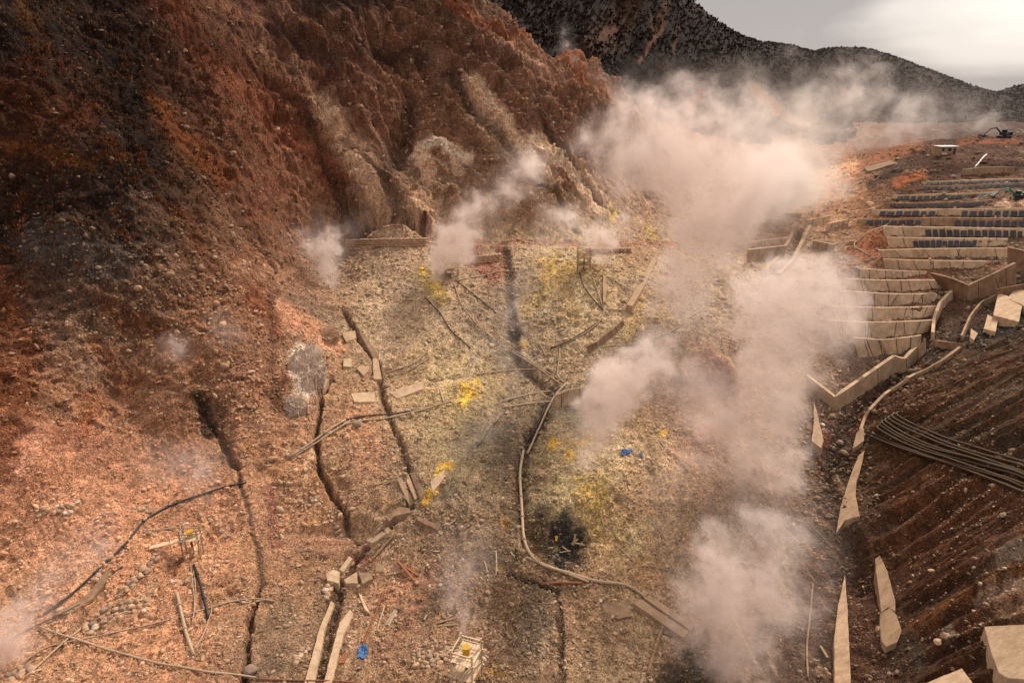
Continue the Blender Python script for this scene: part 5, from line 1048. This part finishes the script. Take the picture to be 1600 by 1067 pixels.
# small sticks and offcuts strewn over the workings
k_ = 0
while k_ < 120:
    x, y = random.uniform(430, 1060), random.uniform(400, 1040)
    a = random.uniform(0, math.pi); L_ = random.uniform(7, 20) * (y / 900); q0, q1 = hits([(x, y), (x + L_ * math.cos(a), y + L_ * .6 * math.sin(a))])
    if np.linalg.norm(q0 - q1) > 4.5: continue
    m = MB(); up = np.array([0, 0, .1]); m.bar(q0 + up, q1 + up, random.uniform(.1, .2), .1); tag(m.build('stick', random.choice([M_wood, M_wood, M_pipe, M_pipe_d, M_woodr])), 'short weathered stick or offcut strewn on the valley gravel', 'stick', 'sticks strewn over the valley gravel'); k_ += 1
# ------------------------------------------------------------------ steam: one closed hull per plume, its vapour thinning to nothing inside the hull
def steam(name, label, blobs, Y, dens=.35, erode=1.0, scale=1.0, tint=(1, .885, .825), group='steam plumes rising from the vents', detail=7, grow=2.05, sat=2):
    """blobs: (px, py, radius px, weight[, extra distance])"""
    B = []; HB = hits([(b[0], b[1]) for b in blobs]); rs = random.Random(int(blobs[0][0] * 7 + blobs[0][1]))
    if Y is None: Y = HB[0][1]
    for b, hb in zip(blobs, HB):
        k0 = Y / F; d_ = min(Y + (b[4] if len(b) > 4 else 0), hb[1] - .45 * b[2] * k0); p = at(b[0], b[1], d_); k_ = math.hypot(d_, CAM_Z - p[2]) / F; R = b[2] * k_ * grow; B.append((p, R, b[3] * 1.15))
        for _ in range(sat):
            v = Vector((rs.gauss(0, 1), rs.gauss(0, 1), rs.gauss(0.25, 1))).normalized() * R * rs.uniform(.45, .75); B.append((p + np.array(v), R * rs.uniform(.35, .6), b[3] * rs.uniform(.5, .9)))
    Rm = float(np.median([R for _, R, _ in B[::1 + sat]])); sc_ = 1.15 / Rm * scale
    bm = bmesh.new()
    for p, R, w in B: bmesh.ops.create_icosphere(bm, subdivisions=3, radius=R * .9 + Rm * .14, matrix=Matrix.Translation(p))
    me = bpy.data.meshes.new('tmp'); bm.to_mesh(me); bm.free(); tmp = bpy.data.objects.new('tmp', me); COL.objects.link(tmp)
    rm = tmp.modifiers.new('r', 'REMESH'); rm.mode = 'VOXEL'; rm.voxel_size = max(.25, min(R for _, R, _ in B) * .35) + max(R for _, R, _ in B) * .04
    dg = bpy.context.evaluated_depsgraph_get(); me2 = bpy.data.meshes.new_from_object(tmp.evaluated_get(dg)); bpy.data.objects.remove(tmp)
    m = bpy.data.materials.new('steam'); m.use_nodes = True; nt = m.node_tree; n = nt.nodes; l = nt.links; n.clear(); out = n.new('ShaderNodeOutputMaterial')
    geo = N(n, 'ShaderNodeNewGeometry'); P0 = geo.outputs['Position']
    wn_ = N(n, 'ShaderNodeTexNoise', inp={'Scale': sc_ * 1.1, 'Detail': 3.0, 'Roughness': .6}); l.new(P0, wn_.inputs['Vector'])
    A = 1.5 * Rm; ws_ = N(n, 'ShaderNodeVectorMath', operation='MULTIPLY_ADD', inp={1: (A,) * 3, 2: (-A / 2,) * 3}); l.new(wn_.outputs['Color'], ws_.inputs[0])
    wp = N(n, 'ShaderNodeVectorMath', operation='ADD'); l.new(P0, wp.inputs[0]); l.new(ws_.outputs[0], wp.inputs[1])
    acc = None
    for p, R, w in B:
        dn = N(n, 'ShaderNodeVectorMath', operation='DISTANCE', inp={1: tuple(p)}); l.new(wp.outputs[0], dn.inputs[0])
        mr_ = N(n, 'ShaderNodeMapRange', interpolation_type='SMOOTHSTEP', inp={'From Min': 0.0, 'From Max': R, 'To Min': w, 'To Max': 0.0}); l.new(dn.outputs['Value'], mr_.inputs['Value'])
        if acc is None: acc = mr_.outputs[0]
        else: a = N(n, 'ShaderNodeMath', operation='ADD'); l.new(acc, a.inputs[0]); l.new(mr_.outputs[0], a.inputs[1]); acc = a.outputs[0]
    cl = N(n, 'ShaderNodeMath', operation='MINIMUM', inp={1: 1.4}); l.new(acc, cl.inputs[0])
    mps = N(n, 'ShaderNodeVectorMath', operation='MULTIPLY_ADD', inp={1: (.35,) * 3}); l.new(ws_.outputs[0], mps.inputs[0]); l.new(P0, mps.inputs[2])
    nz = N(n, 'ShaderNodeTexNoise', inp={'Scale': sc_ * 2.5, 'Detail': detail, 'Roughness': .68}); l.new(mps.outputs[0], nz.inputs['Vector'])
    nr = N(n, 'ShaderNodeMapRange', inp={'From Min': .36, 'From Max': .63, 'To Min': 0.0, 'To Max': 1.12}); nr.clamp = True; l.new(nz.outputs[0], nr.inputs['Value'])
    er = N(n, 'ShaderNodeMath', operation='MULTIPLY', inp={1: erode}); l.new(nr.outputs[0], er.inputs[0])
    sb = N(n, 'ShaderNodeMath', operation='SUBTRACT'); l.new(cl.outputs[0], sb.inputs[0]); l.new(er.outputs[0], sb.inputs[1])
    mxn = N(n, 'ShaderNodeMath', operation='MAXIMUM', inp={1: 0.0}); l.new(sb.outputs[0], mxn.inputs[0])
    th = N(n, 'ShaderNodeMath', operation='MULTIPLY', inp={1: .07}); l.new(cl.outputs[0], th.inputs[0])
    pw = N(n, 'ShaderNodeMath', operation='POWER', inp={1: 1.5}); l.new(mxn.outputs[0], pw.inputs[0])
    sq = N(n, 'ShaderNodeMath', operation='MULTIPLY_ADD'); l.new(pw.outputs[0], sq.inputs[0]); l.new(cl.outputs[0], sq.inputs[1]); l.new(th.outputs[0], sq.inputs[2])
    dm = N(n, 'ShaderNodeMath', operation='MULTIPLY', inp={1: dens}); l.new(sq.outputs[0], dm.inputs[0])
    vol = N(n, 'ShaderNodeVolumePrincipled', inp={'Color': (*tint, 1), 'Anisotropy': 0.2}); l.new(dm.outputs[0], vol.inputs['Density']); l.new(vol.outputs[0], out.inputs['Volume'])
    me2.materials.clear(); me2.materials.append(m); me2.name = name; o = bpy.data.objects.new(name, me2); COL.objects.link(o)
    return tag(o, label, 'steam', group)
sp = 'steam_plume'
steam(sp, 'tallest thick white steam column in the middle right, billowing above the skyline', [(1012,498,14,.8),(1030,455,26,.9),(1065,410,36,.9),(1100,350,50,1),(1060,285,58,1),(1000,225,55,1),(985,150,36,.9),(1085,170,46,.75),(1150,150,38,.6),(1130,260,62,.9),(960,280,42,.6),(1160,330,50,.6),(1120,420,44,.45),(1060,480,36,.4),(1200,250,50,.4),(1000,440,26,.35),(940,215,30,.5),(1040,130,30,.5),(1085,440,44,.5),(1045,500,34,.5),(1140,390,44,.4),(1220,190,40,.35),(1195,290,42,.6),(1235,330,36,.4),(910,210,26,.4)], None, .12)
steam(sp, 'thick steam jet from the rear left vent bending up to the right', [(685,440,12,1),(692,412,22,1),(710,378,30,.95),(735,345,30,.8),(775,310,28,.7),(815,275,32,.65),(835,262,20,.5)], None, .3)
steam(sp, 'isolated white steam puff at the left end of the rear track', [(514,452,9,1),(516,430,16,.9),(506,400,24,.75),(495,375,26,.6),(532,370,20,.45),(560,352,16,.3)], None, .5)
steam(sp, 'bank of steam spreading over the rear right rig', [(935,380,22,.85),(905,350,26,.7),(865,345,26,.65),(970,345,24,.7),(845,385,18,.55),(940,410,12,.7),(880,395,16,.5)], 166, .4)
steam(sp, 'small steam wisp rising from the bright sulphur patch', [(735,604,6,1),(736,585,10,.8),(740,560,11,.6),(752,540,10,.35)], None, .6)
steam(sp, 'tall steam jet rising from the yellow mound beside the black pool', [(905,770,18,.7),(915,725,26,.95),(930,680,32,1),(945,635,36,1),(975,605,38,.95),(1005,590,34,.8),(950,580,30,.7),(990,548,26,.6),(1030,560,26,.5),(1050,525,32,.6),(1085,480,34,.5),(1015,545,30,.5),(890,800,20,.4),(900,640,26,.4)], None, .26)
steam(sp, 'broad steam column boiling up at the bottom right of centre', [(1150,1060,42,1),(1125,990,44,1),(1105,920,40,.95),(1170,950,50,.9),(1185,880,50,.7),(1235,830,42,.55),(1120,860,30,.8),(1240,930,46,.6),(1250,1010,40,.5),(1080,960,24,.6),(1150,830,44,.5),(1200,790,40,.45),(1260,880,40,.4),(1060,1010,26,.5),(1280,830,40,.35),(1080,880,26,.4),(1290,960,36,.3)], None, .2)
steam(sp, 'great steam cloud drifting up in front of the lower terraces', [(1195,755,40,.9),(1145,770,36,.85),(1085,735,34,.75),(1210,715,38,.9),(1195,655,44,.85),(1215,595,50,.95),(1205,535,44,.9),(1250,480,54,1),(1300,450,44,1),(1235,440,48,.95),(1190,490,40,.8),(1310,495,36,.7),(1270,560,46,.5),(1130,600,44,.4),(1150,680,40,.45),(1250,660,40,.4),(1160,520,40,.45),(1330,540,34,.35),(1160,440,40,.4),(1120,500,40,.35),(1080,600,36,.3),(1240,740,36,.35),(1060,770,34,.4)], 96, .14)
steam('steam_veil', 'thin brownish steam veil drifting over the central vents', [(745,690,28,.5),(765,655,28,.5),(790,600,26,.55),(805,555,22,.6),(800,505,22,.55),(800,460,24,.45),(815,425,20,.4),(720,705,18,.4),(770,540,22,.4)], None, .3, tint=(1, .95, .9))
steam(sp, 'thin steam jet rising from the bottom well rig', [(727,985,8,.9),(727,962,13,.8),(718,930,20,.6),(705,893,24,.42),(745,870,30,.34),(700,840,20,.2)], 56, 1.3)
steam('steam_veil', 'slanting steam drift at the left edge and bottom corner', [(-10,1030,34,.8),(20,990,30,.8),(50,950,28,.7),(88,900,28,.6),(130,860,28,.55),(165,835,26,.4)], 62, .7)
steam('steam_veil', 'pinkish steam wisp behind the left well rig', [(322,785,9,.7),(312,760,22,.5),(290,725,32,.42),(245,720,32,.36),(210,740,20,.25),(330,720,24,.35)], None, .6)
steam('steam_veil', 'faint round steam patch on the left rubble slope', [(272,545,22,.7),(268,530,14,.5)], None, .7)
steam('steam_veil', 'faint steam patch right of the round one on the left slope', [(345,515,24,.55),(372,525,18,.4)], None, .6)
steam('steam_veil', 'wide thin steam drift across the far hills', [(1165,155,40,.55),(1250,210,58,.6),(1330,180,58,.6),(1350,130,34,.45),(1210,120,34,.45),(1420,190,54,.55),(1500,175,48,.5),(1580,195,44,.45),(1150,230,56,.75),(1270,150,46,.3)], 300, .06, .8, tint=(1, .93, .87))
steam('steam_veil', 'thin steam lying over the far basin road', [(1180,330,60,.7),(1250,290,54,.5),(1200,250,50,.6),(1300,260,40,.35),(1260,380,36,.25)], 215, .16, .5, tint=(1, .94, .88))
steam(sp, 'far wisp of steam on the skyline of the rear face', [(890,100,12,.9),(884,75,12,.7),(880,50,10,.5),(915,118,12,.7),(945,135,12,.6)], 262, .2)
steam('steam_veil', 'low steam film over the yellow mound and ducts', [(1040,740,40,.4),(1060,800,50,.4),(1100,690,40,.35),(1060,870,40,.3),(1090,640,46,.5),(1110,570,44,.5),(1150,640,44,.5),(1140,710,40,.45),(1050,600,36,.4)], None, .3, .6)
